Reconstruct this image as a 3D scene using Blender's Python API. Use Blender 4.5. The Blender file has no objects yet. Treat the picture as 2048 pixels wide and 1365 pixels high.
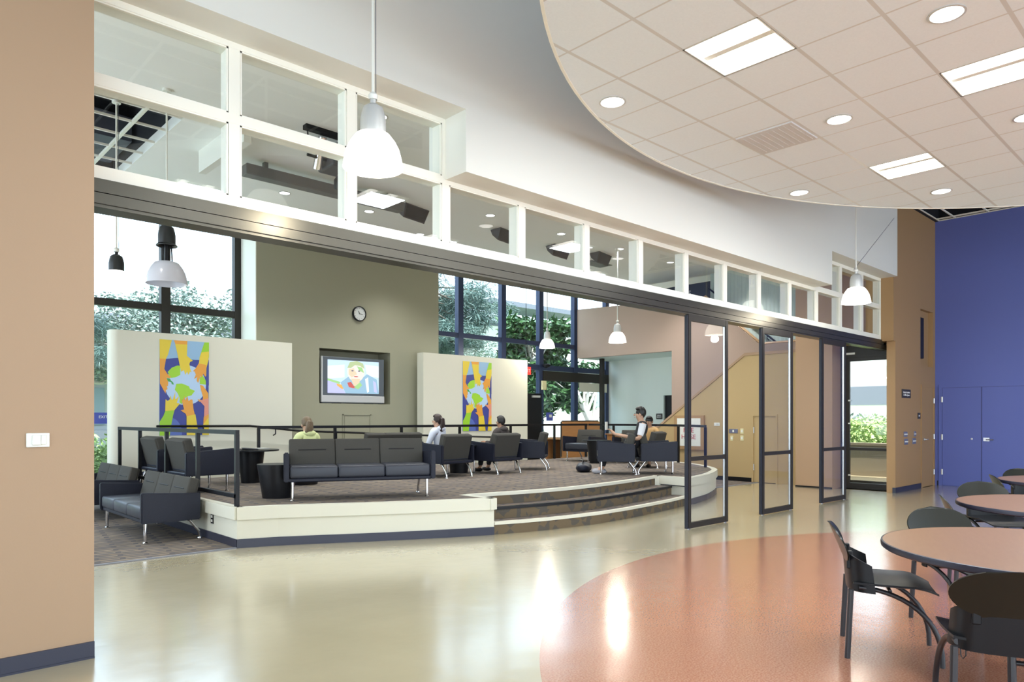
import bpy, bmesh, math, random
from mathutils import Vector, Matrix
import numpy as np
R = math.radians
C = bpy.context.scene.collection
SC = bpy.context.scene
random.seed(7)
rng = np.random.default_rng(7)

# ------------------------------------------------------------------ camera
cam = bpy.data.cameras.new('camera')
cam.lens = 1415 / 2048 * 36
cam.sensor_width = 36
cam.shift_y = (838 - 682.5) / 2048
cam.clip_start = 0.05
cam.clip_end = 300
camo = bpy.data.objects.new('camera', cam)
C.objects.link(camo)
camo.location = (0, 0, 1.46)
camo.rotation_euler = (R(90), 0, R(46.78 - 90))
SC.camera = camo

# ------------------------------------------------------------------ exposure, world, sun
SC.view_settings.view_transform = 'Standard'
SC.view_settings.look = 'None'
SC.view_settings.exposure = 0.42
SC.view_settings.gamma = 1.0
SC.view_settings.use_curve_mapping = False
try:
    SC.cycles.use_denoising = True
    SC.cycles.max_bounces = 10
    SC.cycles.diffuse_bounces = 5
    SC.cycles.glossy_bounces = 4
    SC.cycles.transparent_max_bounces = 24
    SC.cycles.sample_clamp_indirect = 6
    SC.cycles.caustics_reflective = False
    SC.cycles.caustics_refractive = False
except Exception:
    pass
w = bpy.data.worlds.new('world')
SC.world = w
w.use_nodes = True
nt = w.node_tree
bg = nt.nodes['Background']
bg.inputs[0].default_value = (0.76, 0.88, 1.0, 1)
bg.inputs[1].default_value = 3.6

sun = bpy.data.lights.new('sun', 'SUN')
sun.energy = 13.0
sun.angle = R(1)
sun.color = (1, 0.95, 0.86)
suno = bpy.data.objects.new('sun', sun)
C.objects.link(suno)
suno.rotation_euler = (R(24), 0, R(-20))     # light travels towards +Y and down

# ------------------------------------------------------------------ materials
MATS = {}
def mat(name, col, rough=0.6, metal=0.0, emit=None, es=0.0, spec=0.5, bump=0.0, bscale=40, coat=0.0, trans=0.0, alpha=1.0, noise=0.0, nscale=8):
    if name in MATS: return MATS[name]
    m = bpy.data.materials.new(name); m.use_nodes = True
    n = m.node_tree; b = n.nodes['Principled BSDF']
    b.inputs['Base Color'].default_value = (*col, 1)
    b.inputs['Roughness'].default_value = rough
    b.inputs['Metallic'].default_value = metal
    b.inputs['Specular IOR Level'].default_value = spec
    b.inputs['Coat Weight'].default_value = coat
    b.inputs['Transmission Weight'].default_value = trans
    b.inputs['Alpha'].default_value = alpha
    if emit:
        b.inputs['Emission Color'].default_value = (*emit, 1)
        b.inputs['Emission Strength'].default_value = es
    tc = n.nodes.new('ShaderNodeTexCoord')
    if noise > 0:
        t = n.nodes.new('ShaderNodeTexNoise'); t.inputs['Scale'].default_value = nscale
        n.links.new(tc.outputs['Object'], t.inputs['Vector'])
        mx = n.nodes.new('ShaderNodeMix'); mx.data_type = 'RGBA'
        mx.inputs['A'].default_value = (*[c * (1 - noise) for c in col], 1)
        mx.inputs['B'].default_value = (*[min(1, c * (1 + noise)) for c in col], 1)
        n.links.new(t.outputs['Fac'], mx.inputs['Factor'])
        n.links.new(mx.outputs['Result'], b.inputs['Base Color'])
    if bump > 0:
        t = n.nodes.new('ShaderNodeTexNoise'); t.inputs['Scale'].default_value = bscale
        n.links.new(tc.outputs['Object'], t.inputs['Vector'])
        bp = n.nodes.new('ShaderNodeBump'); bp.inputs['Strength'].default_value = bump
        bp.inputs['Distance'].default_value = 0.01
        n.links.new(t.outputs['Fac'], bp.inputs['Height'])
        n.links.new(bp.outputs['Normal'], b.inputs['Normal'])
    MATS[name] = m
    return m

def glass_mat(name, tint=(0.93, 0.97, 0.96), ior=1.5):
    m = bpy.data.materials.new(name); m.use_nodes = True
    n = m.node_tree; n.nodes.clear()
    o = n.nodes.new('ShaderNodeOutputMaterial'); mx = n.nodes.new('ShaderNodeMixShader')
    f = n.nodes.new('ShaderNodeFresnel'); f.inputs['IOR'].default_value = ior
    t = n.nodes.new('ShaderNodeBsdfTransparent'); t.inputs[0].default_value = (*tint, 1)
    g = n.nodes.new('ShaderNodeBsdfGlossy'); g.inputs['Roughness'].default_value = 0.0
    ge = n.nodes.new('ShaderNodeNewGeometry')      # the far face of the pane reflects like the near one
    n.links.new(math_node(n, 'POWER', ior, math_node(n, 'SUBTRACT', 1.0, math_node(n, 'MULTIPLY', ge.outputs['Backfacing'], 2.0))), f.inputs['IOR'])
    n.links.new(f.outputs[0], mx.inputs[0]); n.links.new(t.outputs[0], mx.inputs[1])
    n.links.new(g.outputs[0], mx.inputs[2]); n.links.new(mx.outputs[0], o.inputs[0])
    return m

def shader(name):
    m = bpy.data.materials.new(name); m.use_nodes = True
    n = m.node_tree
    return m, n, n.nodes['Principled BSDF'], n.nodes.new('ShaderNodeTexCoord')
def math_node(n, op, a, b=None):
    x = n.nodes.new('ShaderNodeMath'); x.operation = op
    for i, v in enumerate((a, b)):
        if v is None: continue
        if isinstance(v, (int, float)): x.inputs[i].default_value = v
        else: n.links.new(v, x.inputs[i])
    return x.outputs[0]
def mixc(n, fac, a, b):
    mx = n.nodes.new('ShaderNodeMix'); mx.data_type = 'RGBA'
    if isinstance(fac, (int, float)): mx.inputs['Factor'].default_value = fac
    else: n.links.new(fac, mx.inputs['Factor'])
    for k, v in (('A', a), ('B', b)):
        if isinstance(v, tuple): mx.inputs[k].default_value = (*v, 1)
        else: n.links.new(v, mx.inputs[k])
    return mx.outputs['Result']

def floor_material():
    m, n, b, tc = shader('polished_floor')
    sep = n.nodes.new('ShaderNodeSeparateXYZ'); n.links.new(tc.outputs['Object'], sep.inputs[0])
    dx = math_node(n, 'SUBTRACT', sep.outputs[0], 6.64); dy = math_node(n, 'SUBTRACT', sep.outputs[1], -0.62)
    d = math_node(n, 'SQRT', math_node(n, 'ADD', math_node(n, 'MULTIPLY', dx, dx), math_node(n, 'MULTIPLY', dy, dy)))
    ins = math_node(n, 'LESS_THAN', d, 5.1)
    sp = n.nodes.new('ShaderNodeTexNoise'); sp.inputs['Scale'].default_value = 90; sp.inputs['Detail'].default_value = 4
    n.links.new(tc.outputs['Object'], sp.inputs['Vector'])
    ra = n.nodes.new('ShaderNodeValToRGB'); n.links.new(sp.outputs['Fac'], ra.inputs[0])
    ra.color_ramp.elements[0].position = 0.38; ra.color_ramp.elements[1].position = 0.62
    big = n.nodes.new('ShaderNodeTexNoise'); big.inputs['Scale'].default_value = 1.3; big.inputs['Detail'].default_value = 3
    n.links.new(tc.outputs['Object'], big.inputs['Vector'])
    cream = mixc(n, big.outputs['Fac'], (0.45, 0.39, 0.25), (0.54, 0.475, 0.32))
    orange = mixc(n, ra.outputs[0], (0.40, 0.155, 0.085), (0.56, 0.27, 0.165))
    n.links.new(mixc(n, ins, cream, orange), b.inputs['Base Color'])
    b.inputs['Roughness'].default_value = 0.17
    b.inputs['Specular IOR Level'].default_value = 0.6
    b.inputs['Coat Weight'].default_value = 0.8; b.inputs['Coat Roughness'].default_value = 0.2; b.inputs['Coat IOR'].default_value = 1.7
    wv = n.nodes.new('ShaderNodeTexNoise'); wv.inputs['Scale'].default_value = 2.6; wv.inputs['Detail'].default_value = 3
    n.links.new(tc.outputs['Object'], wv.inputs['Vector'])
    bp = n.nodes.new('ShaderNodeBump'); bp.inputs['Strength'].default_value = 0.25; bp.inputs['Distance'].default_value = 0.02
    n.links.new(wv.outputs['Fac'], bp.inputs['Height']); n.links.new(bp.outputs['Normal'], b.inputs['Normal'])
    return m

def carpet_material(name='carpet', sx=1.0):
    m, n, b, tc = shader(name)
    mp = n.nodes.new('ShaderNodeMapping'); mp.inputs['Rotation'].default_value = (0, 0, R(8))
    n.links.new(tc.outputs['Object'], mp.inputs[0])
    br = n.nodes.new('ShaderNodeTexBrick'); n.links.new(mp.outputs[0], br.inputs['Vector'])
    br.inputs['Color1'].default_value = (0.20, 0.155, 0.11, 1); br.inputs['Color2'].default_value = (0.33, 0.265, 0.185, 1)
    br.inputs['Mortar'].default_value = (0.105, 0.095, 0.095, 1); br.inputs['Scale'].default_value = 1.6 * sx
    br.inputs['Mortar Size'].default_value = 0.045; br.inputs['Brick Width'].default_value = 0.75; br.inputs['Row Height'].default_value = 0.16
    no = n.nodes.new('ShaderNodeTexNoise'); no.inputs['Scale'].default_value = 5; no.inputs['Detail'].default_value = 3
    mp2 = n.nodes.new('ShaderNodeMapping'); mp2.inputs['Scale'].default_value = (1, 4, 1)
    n.links.new(tc.outputs['Object'], mp2.inputs[0]); n.links.new(mp2.outputs[0], no.inputs['Vector'])
    ra = n.nodes.new('ShaderNodeValToRGB'); n.links.new(no.outputs['Fac'], ra.inputs[0])
    ra.color_ramp.elements[0].position = 0.45; ra.color_ramp.elements[1].position = 0.62
    n.links.new(mixc(n, math_node(n, 'MULTIPLY', ra.outputs[0], 0.75), br.outputs['Color'], (0.14, 0.125, 0.125)), b.inputs['Base Color'])
    b.inputs['Roughness'].default_value = 0.95; b.inputs['Specular IOR Level'].default_value = 0.15
    return m

def riser_material():
    m, n, b, tc = shader('step_carpet')
    vo = n.nodes.new('ShaderNodeTexVoronoi'); vo.inputs['Scale'].default_value = 11
    n.links.new(tc.outputs['Object'], vo.inputs['Vector'])
    sep = n.nodes.new('ShaderNodeSeparateColor'); n.links.new(vo.outputs['Color'], sep.inputs[0])
    f = math_node(n, 'GREATER_THAN', sep.outputs[0], 0.62)
    n.links.new(mixc(n, f, (0.145, 0.11, 0.07), (0.095, 0.085, 0.072)), b.inputs['Base Color'])
    b.inputs['Roughness'].default_value = 0.95; b.inputs['Specular IOR Level'].default_value = 0.15
    return m

def tile_material():
    m, n, b, tc = shader('ceiling_tile')
    sep = n.nodes.new('ShaderNodeSeparateXYZ'); n.links.new(tc.outputs['Object'], sep.inputs[0])
    def line(o, ph, wd):
        a = math_node(n, 'DIVIDE', math_node(n, 'ADD', math_node(n, 'SUBTRACT', o, ph), wd / 2), 0.61)
        fr = math_node(n, 'FRACT', a)
        fr = math_node(n, 'FRACT', math_node(n, 'ADD', fr, 1.0))
        return math_node(n, 'LESS_THAN', fr, wd / 0.61)
    l = math_node(n, 'MAXIMUM', line(sep.outputs[0], 4.62, 0.018), line(sep.outputs[1], 2.42, 0.03))
    no = n.nodes.new('ShaderNodeTexNoise'); no.inputs['Scale'].default_value = 60; n.links.new(tc.outputs['Object'], no.inputs['Vector'])
    tl = mixc(n, no.outputs['Fac'], (0.75, 0.83, 0.89), (0.81, 0.89, 0.95))  # cool tint put into the white tiles cancels orange light off the floor
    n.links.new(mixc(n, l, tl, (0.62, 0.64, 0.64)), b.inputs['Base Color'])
    rr = n.nodes.new('ShaderNodeMix'); rr.data_type = 'FLOAT'
    n.links.new(l, rr.inputs['Factor']); rr.inputs['A'].default_value = 0.95; rr.inputs['B'].default_value = 0.4
    n.links.new(rr.outputs['Result'], b.inputs['Roughness'])
    b.inputs['Specular IOR Level'].default_value = 0.3
    return m

def wood_material(name, c1, c2, scale=(1, 9, 1), rough=0.28, rot=0.0):
    m, n, b, tc = shader(name)
    mp = n.nodes.new('ShaderNodeMapping'); mp.inputs['Scale'].default_value = scale; mp.inputs['Rotation'].default_value = (0, 0, rot)
    n.links.new(tc.outputs['Object'], mp.inputs[0])
    no = n.nodes.new('ShaderNodeTexNoise'); no.inputs['Scale'].default_value = 5; no.inputs['Detail'].default_value = 6
    no.inputs['Distortion'].default_value = 0.25
    n.links.new(mp.outputs[0], no.inputs['Vector'])
    n.links.new(mixc(n, no.outputs['Fac'], c1, c2), b.inputs['Base Color'])
    b.inputs['Roughness'].default_value = rough
    return m

def siding_material():
    m, n, b, tc = shader('teal_siding')
    wv = n.nodes.new('ShaderNodeTexWave'); wv.bands_direction = 'Y'; wv.inputs['Scale'].default_value = 3.0
    n.links.new(tc.outputs['Object'], wv.inputs['Vector'])
    b.inputs['Base Color'].default_value = (0.56, 0.67, 0.64, 1)
    bp = n.nodes.new('ShaderNodeBump'); bp.inputs['Strength'].default_value = 0.6; bp.inputs['Distance'].default_value = 0.02
    n.links.new(wv.outputs['Fac'], bp.inputs['Height']); n.links.new(bp.outputs['Normal'], b.inputs['Normal'])
    return m

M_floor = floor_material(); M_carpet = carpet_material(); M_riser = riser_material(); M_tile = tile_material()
M_orange = mat('orange_paint', (0.40, 0.268, 0.168), 0.65, bump=0.03, bscale=90)
M_ochre = mat('ochre_paint', (0.37, 0.225, 0.105), 0.6, bump=0.03, bscale=90)
M_pink = mat('rose_tan_paint', (0.46, 0.34, 0.275), 0.65)
M_tan = mat('tan_paint', (0.44, 0.29, 0.18), 0.65)
M_gold = mat('golden_tan_paint', (0.47, 0.34, 0.165), 0.6)
M_blue = mat('blue_paint', (0.115, 0.15, 0.46), 0.55, bump=0.02, bscale=80)
M_white = mat('white_paint', (0.78, 0.78, 0.73), 0.65)
M_trimw = mat('white_trim', (0.86, 0.85, 0.77), 0.5)
M_cream = mat('cream_paint', (0.70, 0.69, 0.58), 0.6)
M_plat = mat('platform_paint', (0.66, 0.65, 0.55), 0.55)
M_olive = mat('olive_paint', (0.33, 0.325, 0.235), 0.65)
M_pale = mat('pale_blue_paint', (0.66, 0.74, 0.72), 0.65)
M_grey = mat('lounge_ceiling_paint', (0.90, 0.91, 0.89), 0.8)
M_base = mat('rubber_baseboard', (0.022, 0.024, 0.045), 0.35)
M_black = mat('black_paint', (0.006, 0.006, 0.008), 0.4, spec=0.3)
M_plen = mat('plenum_black', (0.010, 0.011, 0.018), 0.9)
M_duct = mat('duct_metal', (0.08, 0.09, 0.12), 0.5)
M_bronze = mat('bronze_aluminium', (0.085, 0.078, 0.062), 0.32, metal=0.75)
M_frame = mat('dark_frame', (0.024, 0.020, 0.016), 0.42, spec=0.3)
M_bframe = mat('glare_tinted_frame', (0.028, 0.042, 0.10), 0.35, metal=0.2)  # blue glare is put into the dark frame colour
M_alum = mat('brushed_aluminium', (0.62, 0.62, 0.63), 0.3, metal=1.0)
M_chrome = mat('chrome', (0.75, 0.75, 0.77), 0.12, metal=1.0)
M_leather = mat('navy_leather', (0.012, 0.014, 0.026), 0.46, spec=0.30, bump=0.12, bscale=120)
M_seatl = mat('charcoal_leather', (0.032, 0.036, 0.050), 0.38, spec=0.4, bump=0.1, bscale=100)
M_fabric = mat('grey_fabric', (0.062, 0.060, 0.054), 0.9, spec=0.2, bump=0.2, bscale=200)
M_plast = mat('black_plastic', (0.010, 0.011, 0.013), 0.36, spec=0.22)
M_plastg = mat('dark_green_plastic', (0.014, 0.015, 0.011), 0.28, spec=0.28)
M_tube = mat('black_tube', (0.016, 0.016, 0.02), 0.33)
M_table = wood_material('cherry_laminate', (0.235, 0.125, 0.065), (0.285, 0.16, 0.088), (1.5, 9, 1), 0.33, R(35))
M_bench = wood_material('oak_panel', (0.33, 0.15, 0.05), (0.42, 0.21, 0.08), (1, 1, 6), 0.35)
M_glass = glass_mat('clear_glass', (0.965, 0.975, 0.98), 1.45)
M_wglass = glass_mat('window_glass', (0.86, 0.92, 0.95), 1.35)
M_shade = mat('lit_shade', (0.9, 0.88, 0.84), 0.3, emit=(1.0, 0.95, 0.84), es=1.7)
M_shadeoff = mat('frosted_acrylic', (0.75, 0.76, 0.85), 0.25, trans=0.35)
M_tubel = mat('fluorescent_tube', (1, 1, 1), 0.5, emit=(1.0, 0.98, 0.90), es=6)
M_lamp = mat('downlight_lens', (1, 1, 1), 0.5, emit=(1.0, 0.97, 0.92), es=5)
M_refl = mat('reflector_white', (0.8, 0.82, 0.78), 0.3)
M_dlr = mat('downlight_reflector', (0.75, 0.75, 0.8), 0.18, metal=0.9)
M_wplast = mat('white_plastic', (0.80, 0.81, 0.76), 0.35)
M_yplast = mat('ivory_plastic', (0.72, 0.68, 0.42), 0.4)
M_silver = mat('silver_plastic', (0.60, 0.61, 0.60), 0.35, metal=0.25)
M_text = mat('white_text', (0.85, 0.85, 0.85), 0.5)
M_red = mat('red_text', (0.45, 0.03, 0.05), 0.5)
M_teal = siding_material()

# ------------------------------------------------------------------ mesh helpers
class MB:
    """collects shapes, links them as ONE mesh object"""
    def __init__(s): s.v = []; s.f = []; s.m = []; s.mats = []
    def mi(s, m):
        if m is None: return 0
        if m not in s.mats: s.mats.append(m)
        return s.mats.index(m)
    def add(s, vs, fs, m=None, M=None):
        o = len(s.v); k = s.mi(m)
        for p in vs:
            p = Vector(p)
            if M is not None: p = M @ p
            s.v.append(tuple(p))
        for f in fs: s.f.append(tuple(i + o for i in f)); s.m.append(k)
        return s
    def box(s, x0, x1, y0, y1, z0, z1, m=None, M=None):
        x0, x1 = min(x0, x1), max(x0, x1); y0, y1 = min(y0, y1), max(y0, y1); z0, z1 = min(z0, z1), max(z0, z1)
        vs = [(x0, y0, z0), (x1, y0, z0), (x1, y1, z0), (x0, y1, z0), (x0, y0, z1), (x1, y0, z1), (x1, y1, z1), (x0, y1, z1)]
        return s.add(vs, [(0, 3, 2, 1), (4, 5, 6, 7), (0, 1, 5, 4), (1, 2, 6, 5), (2, 3, 7, 6), (3, 0, 4, 7)], m, M)
    def rbox(s, x0, x1, y0, y1, z0, z1, r=0.01, seg=2, m=None, M=None):
        bm = bmesh.new(); bmesh.ops.create_cube(bm, size=1)
        for v in bm.verts: v.co = Vector(((x0 + x1) / 2 + v.co.x * (x1 - x0), (y0 + y1) / 2 + v.co.y * (y1 - y0), (z0 + z1) / 2 + v.co.z * (z1 - z0)))
        bmesh.ops.bevel(bm, geom=bm.edges[:], offset=r, segments=seg, profile=0.5, affect='EDGES')
        return s.bm(bm, m, M)
    def bm(s, bm, m=None, M=None):
        bm.verts.ensure_lookup_table(); bm.verts.index_update()
        s.add([v.co.copy() for v in bm.verts], [[v.index for v in f.verts] for f in bm.faces], m, M); bm.free(); return s
    def prism(s, poly, z0, z1, m=None, M=None):
        n = len(poly)
        a = sum(poly[i][0] * poly[(i + 1) % n][1] - poly[(i + 1) % n][0] * poly[i][1] for i in range(n))
        if a < 0: poly = poly[::-1]
        vs = [(x, y, z0) for x, y in poly] + [(x, y, z1) for x, y in poly]
        fs = [tuple(range(n - 1, -1, -1)), tuple(range(n, 2 * n))] + [(i, (i + 1) % n, (i + 1) % n + n, i + n) for i in range(n)]
        return s.add(vs, fs, m, M)
    def tube(s, pts, r, seg=10, m=None, M=None, closed=False):
        pts = [Vector(p) for p in pts]; n = len(pts)
        rs = r if isinstance(r, (list, tuple)) else [r] * n
        vs = []; up = None
        for i, p in enumerate(pts):
            t = (pts[min(i + 1, n - 1)] - pts[max(i - 1, 0)])
            if closed: t = pts[(i + 1) % n] - pts[i - 1]
            t = t.normalized() if t.length > 1e-9 else Vector((0, 0, 1))
            if up is None:
                up = Vector((0, 0, 1)) if abs(t.z) < 0.9 else Vector((1, 0, 0))
            a = (up - t * up.dot(t)).normalized(); b = t.cross(a); up = a
            for k in range(seg):
                an = 2 * math.pi * k / seg
                vs.append(p + (a * math.cos(an) + b * math.sin(an)) * rs[i])
        fs = []
        for i in range(n if closed else n - 1):
            j = (i + 1) % n
            for k in range(seg): fs.append((i * seg + k, i * seg + (k + 1) % seg, j * seg + (k + 1) % seg, j * seg + k))
        if not closed: fs += [tuple(range(seg - 1, -1, -1)), tuple((n - 1) * seg + k for k in range(seg))]
        return s.add(vs, fs, m, M)
    def lathe(s, prof, seg=24, m=None, M=None, cap=False):
        vs = []; n = len(prof)
        for r, z in prof:
            for k in range(seg):
                a = 2 * math.pi * k / seg; vs.append((r * math.cos(a), r * math.sin(a), z))
        fs = [(i * seg + k, i * seg + (k + 1) % seg, (i + 1) * seg + (k + 1) % seg, (i + 1) * seg + k) for i in range(n - 1) for k in range(seg)]
        if cap: fs += [tuple(range(seg - 1, -1, -1)), tuple((n - 1) * seg + k for k in range(seg))]
        return s.add(vs, fs, m, M)
    def build(s, name, m=None, parent=None, smooth=False, label=None):
        me = bpy.data.meshes.new(name); me.from_pydata(s.v, [], s.f)
        ms = s.mats or [m]
        for x in ms: me.materials.append(x)
        if s.mats: me.polygons.foreach_set('material_index', s.m)
        bm = bmesh.new(); bm.from_mesh(me); bmesh.ops.recalc_face_normals(bm, faces=bm.faces[:]); bm.to_mesh(me); bm.free()
        if smooth:
            me.polygons.foreach_set('use_smooth', [True] * len(me.polygons))
            try: me.set_sharp_from_angle(angle=R(38))
            except Exception: pass
        o = bpy.data.objects.new(name, me); C.objects.link(o)
        if parent: o.parent = parent
        if label: o['label'] = label
        return o

def thing(name, label, cat, loc=(0, 0, 0), rz=0.0, group=None):
    o = bpy.data.objects.new(name, None); C.objects.link(o); o.empty_display_size = 0.1
    o.location = loc; o.rotation_euler = (0, 0, rz); o['label'] = label; o['category'] = cat
    if group: o['group'] = group
    return o
def tag(o, label, cat, group=None, kind=None):
    o['label'] = label; o['category'] = cat
    if group: o['group'] = group
    if kind: o['kind'] = kind
    return o
def struct(o, label=None):
    o['kind'] = 'structure'
    if label: o['label'] = label
    return o
def dup(root, loc, rz, label, scale=None, group=None):
    def cp(o, par):
        c = o.copy(); C.objects.link(c); c.parent = par
        for ch in list(o.children): cp(ch, c)
        return c
    r = cp(root, None); r.location = loc; r.rotation_euler = (0, 0, rz); r['label'] = label
    if group: r['group'] = group
    if scale: r.scale = scale
    return r
def text(name, body, size, m, loc, rot, parent, ext=0.002, align='CENTER'):
    cu = bpy.data.curves.new(name, 'FONT'); cu.body = body; cu.size = size; cu.extrude = ext; cu.align_x = align; cu.align_y = 'CENTER'
    o = bpy.data.objects.new(name, cu); C.objects.link(o)
    dg = bpy.context.evaluated_depsgraph_get(); me = bpy.data.meshes.new_from_object(o.evaluated_get(dg))
    bpy.data.objects.remove(o); me.materials.clear(); me.materials.append(m)
    o = bpy.data.objects.new(name, me); C.objects.link(o); o.location = loc; o.rotation_euler = rot
    if parent: o.parent = parent
    return o
def arc(cx, cy, r, a0, a1, n):
    return [(cx + r * math.cos(a0 + (a1 - a0) * i / n), cy + r * math.sin(a0 + (a1 - a0) * i / n)) for i in range(n + 1)]
def facing(fx, fy): return math.atan2(fy, fx) + math.pi / 2      # local -Y looks along (fx, fy)
RY = (R(90), 0, 0)          # text on a wall facing -Y
RX = (R(90), 0, R(-90))     # text on a wall facing -X

HR = 4.97    # face of the ochre wall at the right end
HW = 4.9      # hall face of the dividing wall
WY = 5.2      # plane of clerestory and sliding panels
LH = 5.35     # lounge ceiling height
UH = 5.79     # hall ceiling height
WB = 14.25    # rear window plane
PL = 0.454    # platform height

# ------------------------------------------------------------------ floors
b = MB(); b.box(-5, 17.45, -9, 7.95, -0.2, 0.0); b.box(15.14, 19, 5.0, 14.25, -0.2, 0.0)
struct(b.build('floor', M_floor), 'polished cream floor with a terracotta orange round inlay')
b = MB(); b.box(-3, 15.14, 7.95, WB + 0.1, -0.2, 0.006)
struct(b.build('floor', M_carpet), 'brown and grey patterned carpet floor of the lounge')
b = MB(); b.box(-3, 3.19, 7.91, 7.95, 0, 0.012); b.box(12.6, 15.14, 7.91, 7.95, 0, 0.012)
struct(b.build('trim_1', mat('edge_grey', (0.2, 0.21, 0.24), 0.5)))

# ------------------------------------------------------------------ dividing wall, hall side
b = MB(); b.box(-5, 1.10, HW, WY + 0.25, 0, UH); struct(b.build('wall_left', M_orange), 'pale orange wall at the left')
b = MB(); b.box(-5, 1.10, HW - 0.012, HW, 0, 0.102); b.box(-5, 1.10, HW - 0.016, HW, 0, 0.012)
struct(b.build('baseboard_left', M_base))
b = MB()
b.box(1.10, 4.04, HW, WY + 0.25, 4.235, UH); b.box(4.04, 11.87, HW, WY + 0.25, 3.675, UH); b.box(11.87, 14.90, HW, WY + 0.25, 4.235, UH)
struct(b.build('wall_front', M_white), 'white upper wall stepping down over the row of clerestory windows')
def wr(*bx):
    q = MB()
    for x in bx: q.box(*x)
    struct(q.build('wall_right', M_ochre), 'ochre wall at the right end')
wr((14.90, 15.08, HR, WY + 0.25, 2.99, UH)); wr((15.0, 16.48, HR, HR + 0.16, 0, 2.99), (15.08, 16.48, HR, HR + 0.16, 2.99, UH))
wr((16.48, 16.55, HR, HR + 0.16, 0, 2.58)); wr((16.55, 17.30, HR, HR + 0.16, 2.17, 2.58)); wr((17.30, 17.45, HR, HR + 0.16, 0, UH)); wr((16.48, 17.30, HR, HR + 0.16, 3.78, UH))
for q in ((16.48, 17.30, HR + 0.40, HR + 0.44, 2.55, 3.85), (16.44, 16.48, HR + 0.16, HR + 0.44, 2.55, 3.85), (17.30, 17.34, HR + 0.16, HR + 0.44, 2.55, 3.85), (16.44, 17.34, HR + 0.16, HR + 0.44, 2.53, 2.58), (16.44, 17.34, HR + 0.16, HR + 0.44, 3.78, 3.83)): wr(q)
b = MB(); b.box(15.0, 16.50, HR - 0.012, HR, 0, 0.102); b.box(14.988, 15.0, HR - 0.012, HR + 0.05, 0, 0.102)
struct(b.build('baseboard_right', M_base))
b = MB(); b.box(17.45, 17.6, -9, HW + 0.16, 0, UH); struct(b.build('wall_far', M_blue), 'tall blue wall with a double door')
b = MB(); b.box(17.437, 17.45, 4.93, HW, 0, 0.102); b.box(17.437, 17.45, -9, 2.9, 0, 0.102); struct(b.build('baseboard_far', M_base))
# side and rear of the hall (behind the camera), unseen, openings enlarged for more daylight
b = MB(); b.box(-5.15, -5, -9, HW + 0.3, 0, 0.4); b.box(-5.15, -5, -9, HW + 0.3, 5.0, UH); b.box(-5.15, -5, 3.4, HW + 0.3, 0.4, 5.0); b.box(-5.15, -5, -3, -2.6, 0.4, 5.0); struct(b.build('wall_side', M_white))
b = MB(); b.box(-5, 17.45, -9.15, -9, 0, 0.4); b.box(-5, 17.45, -9.15, -9, 5.2, UH)
for x in (-5, -1.2, 2.6, 6.4, 10.2, 14.0, 17.05): b.box(x, x + 0.4, -9.15, -9, 0.4, 5.2)
struct(b.build('wall_rear', M_white))

# white timber frame of the clerestory: rails and deep mullions, panes of glass
b = MB()
y0, y1 = WY, WY + 0.15
b.box(1.10, 14.96, y0, y1, 3.022, 3.10)
b.box(1.10, 14.96, y0, y1, 3.636, 3.705)
b.box(1.10, 4.04, y0, y1, 4.19, 4.24); b.box(11.87, 14.96, y0, y1, 4.19, 4.24)
edges = [1.10 + 0.99 * k for k in range(15)]
mx = [1.10, 2.08, 3.055, 4.045, 5.025, 6.035, 7.035, 8.03, 9.005, 9.99, 10.995, 11.985, 12.975, 13.965, 14.93]
for i, x in enumerate(mx):
    top = 4.2 if (x < 4.1 or x > 11.9) else 3.66
    xa, xb = (x, x + 0.03) if i == 0 else (x - 0.042, x + 0.042)
    b.box(xa, xb, y0 + 0.001, y1 - 0.001, 3.09, top)
win = struct(b.build('window_1', M_trimw), 'long row of white framed clerestory windows above the dark beam')
for i in range(14):
    xa, xb = mx[i] + 0.045, mx[i + 1] - 0.045
    g = MB(); g.box(xa, xb, y0 + 0.028, y0 + 0.036, 3.10, 3.636); g.build('pane', M_glass, win)
    if i < 3 or i > 10:
        g = MB(); g.box(xa, xb, y0 + 0.028, y0 + 0.036, 3.705, 4.19); g.build('pane', M_glass, win)
    bd = MB()
    for (za, zb) in (((3.10, 3.636), (3.705, 4.19)) if (i < 3 or i > 10) else ((3.10, 3.636),)):
        bd.box(xa, xa + 0.012, y0 + 0.005, y0 + 0.026, za, zb); bd.box(xb - 0.012, xb, y0 + 0.005, y0 + 0.026, za, zb)
        bd.box(xa, xb, y0 + 0.005, y0 + 0.026, za, za + 0.012); bd.box(xa, xb, y0 + 0.005, y0 + 0.026, zb - 0.012, zb)
    bd.build('glazing_bead', M_trimw, win)
# bronze head beam carrying the sliding track
b = MB()
b.box(1.10, 15.0, WY - 0.02, WY + 0.12, 2.935, 3.022); b.box(1.10, 15.3, WY - 0.015, WY + 0.12, 2.862, 2.931); b.box(1.10, 15.3, WY + 0.0, WY + 0.12, 2.84, 2.862)
b.box(1.10, 15.3, WY + 0.12, WY + 0.25, 2.86, 3.02)
bm_ = struct(b.build('trim_2', M_bronze), 'dark bronze head beam with the track of the glass panels')
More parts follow.
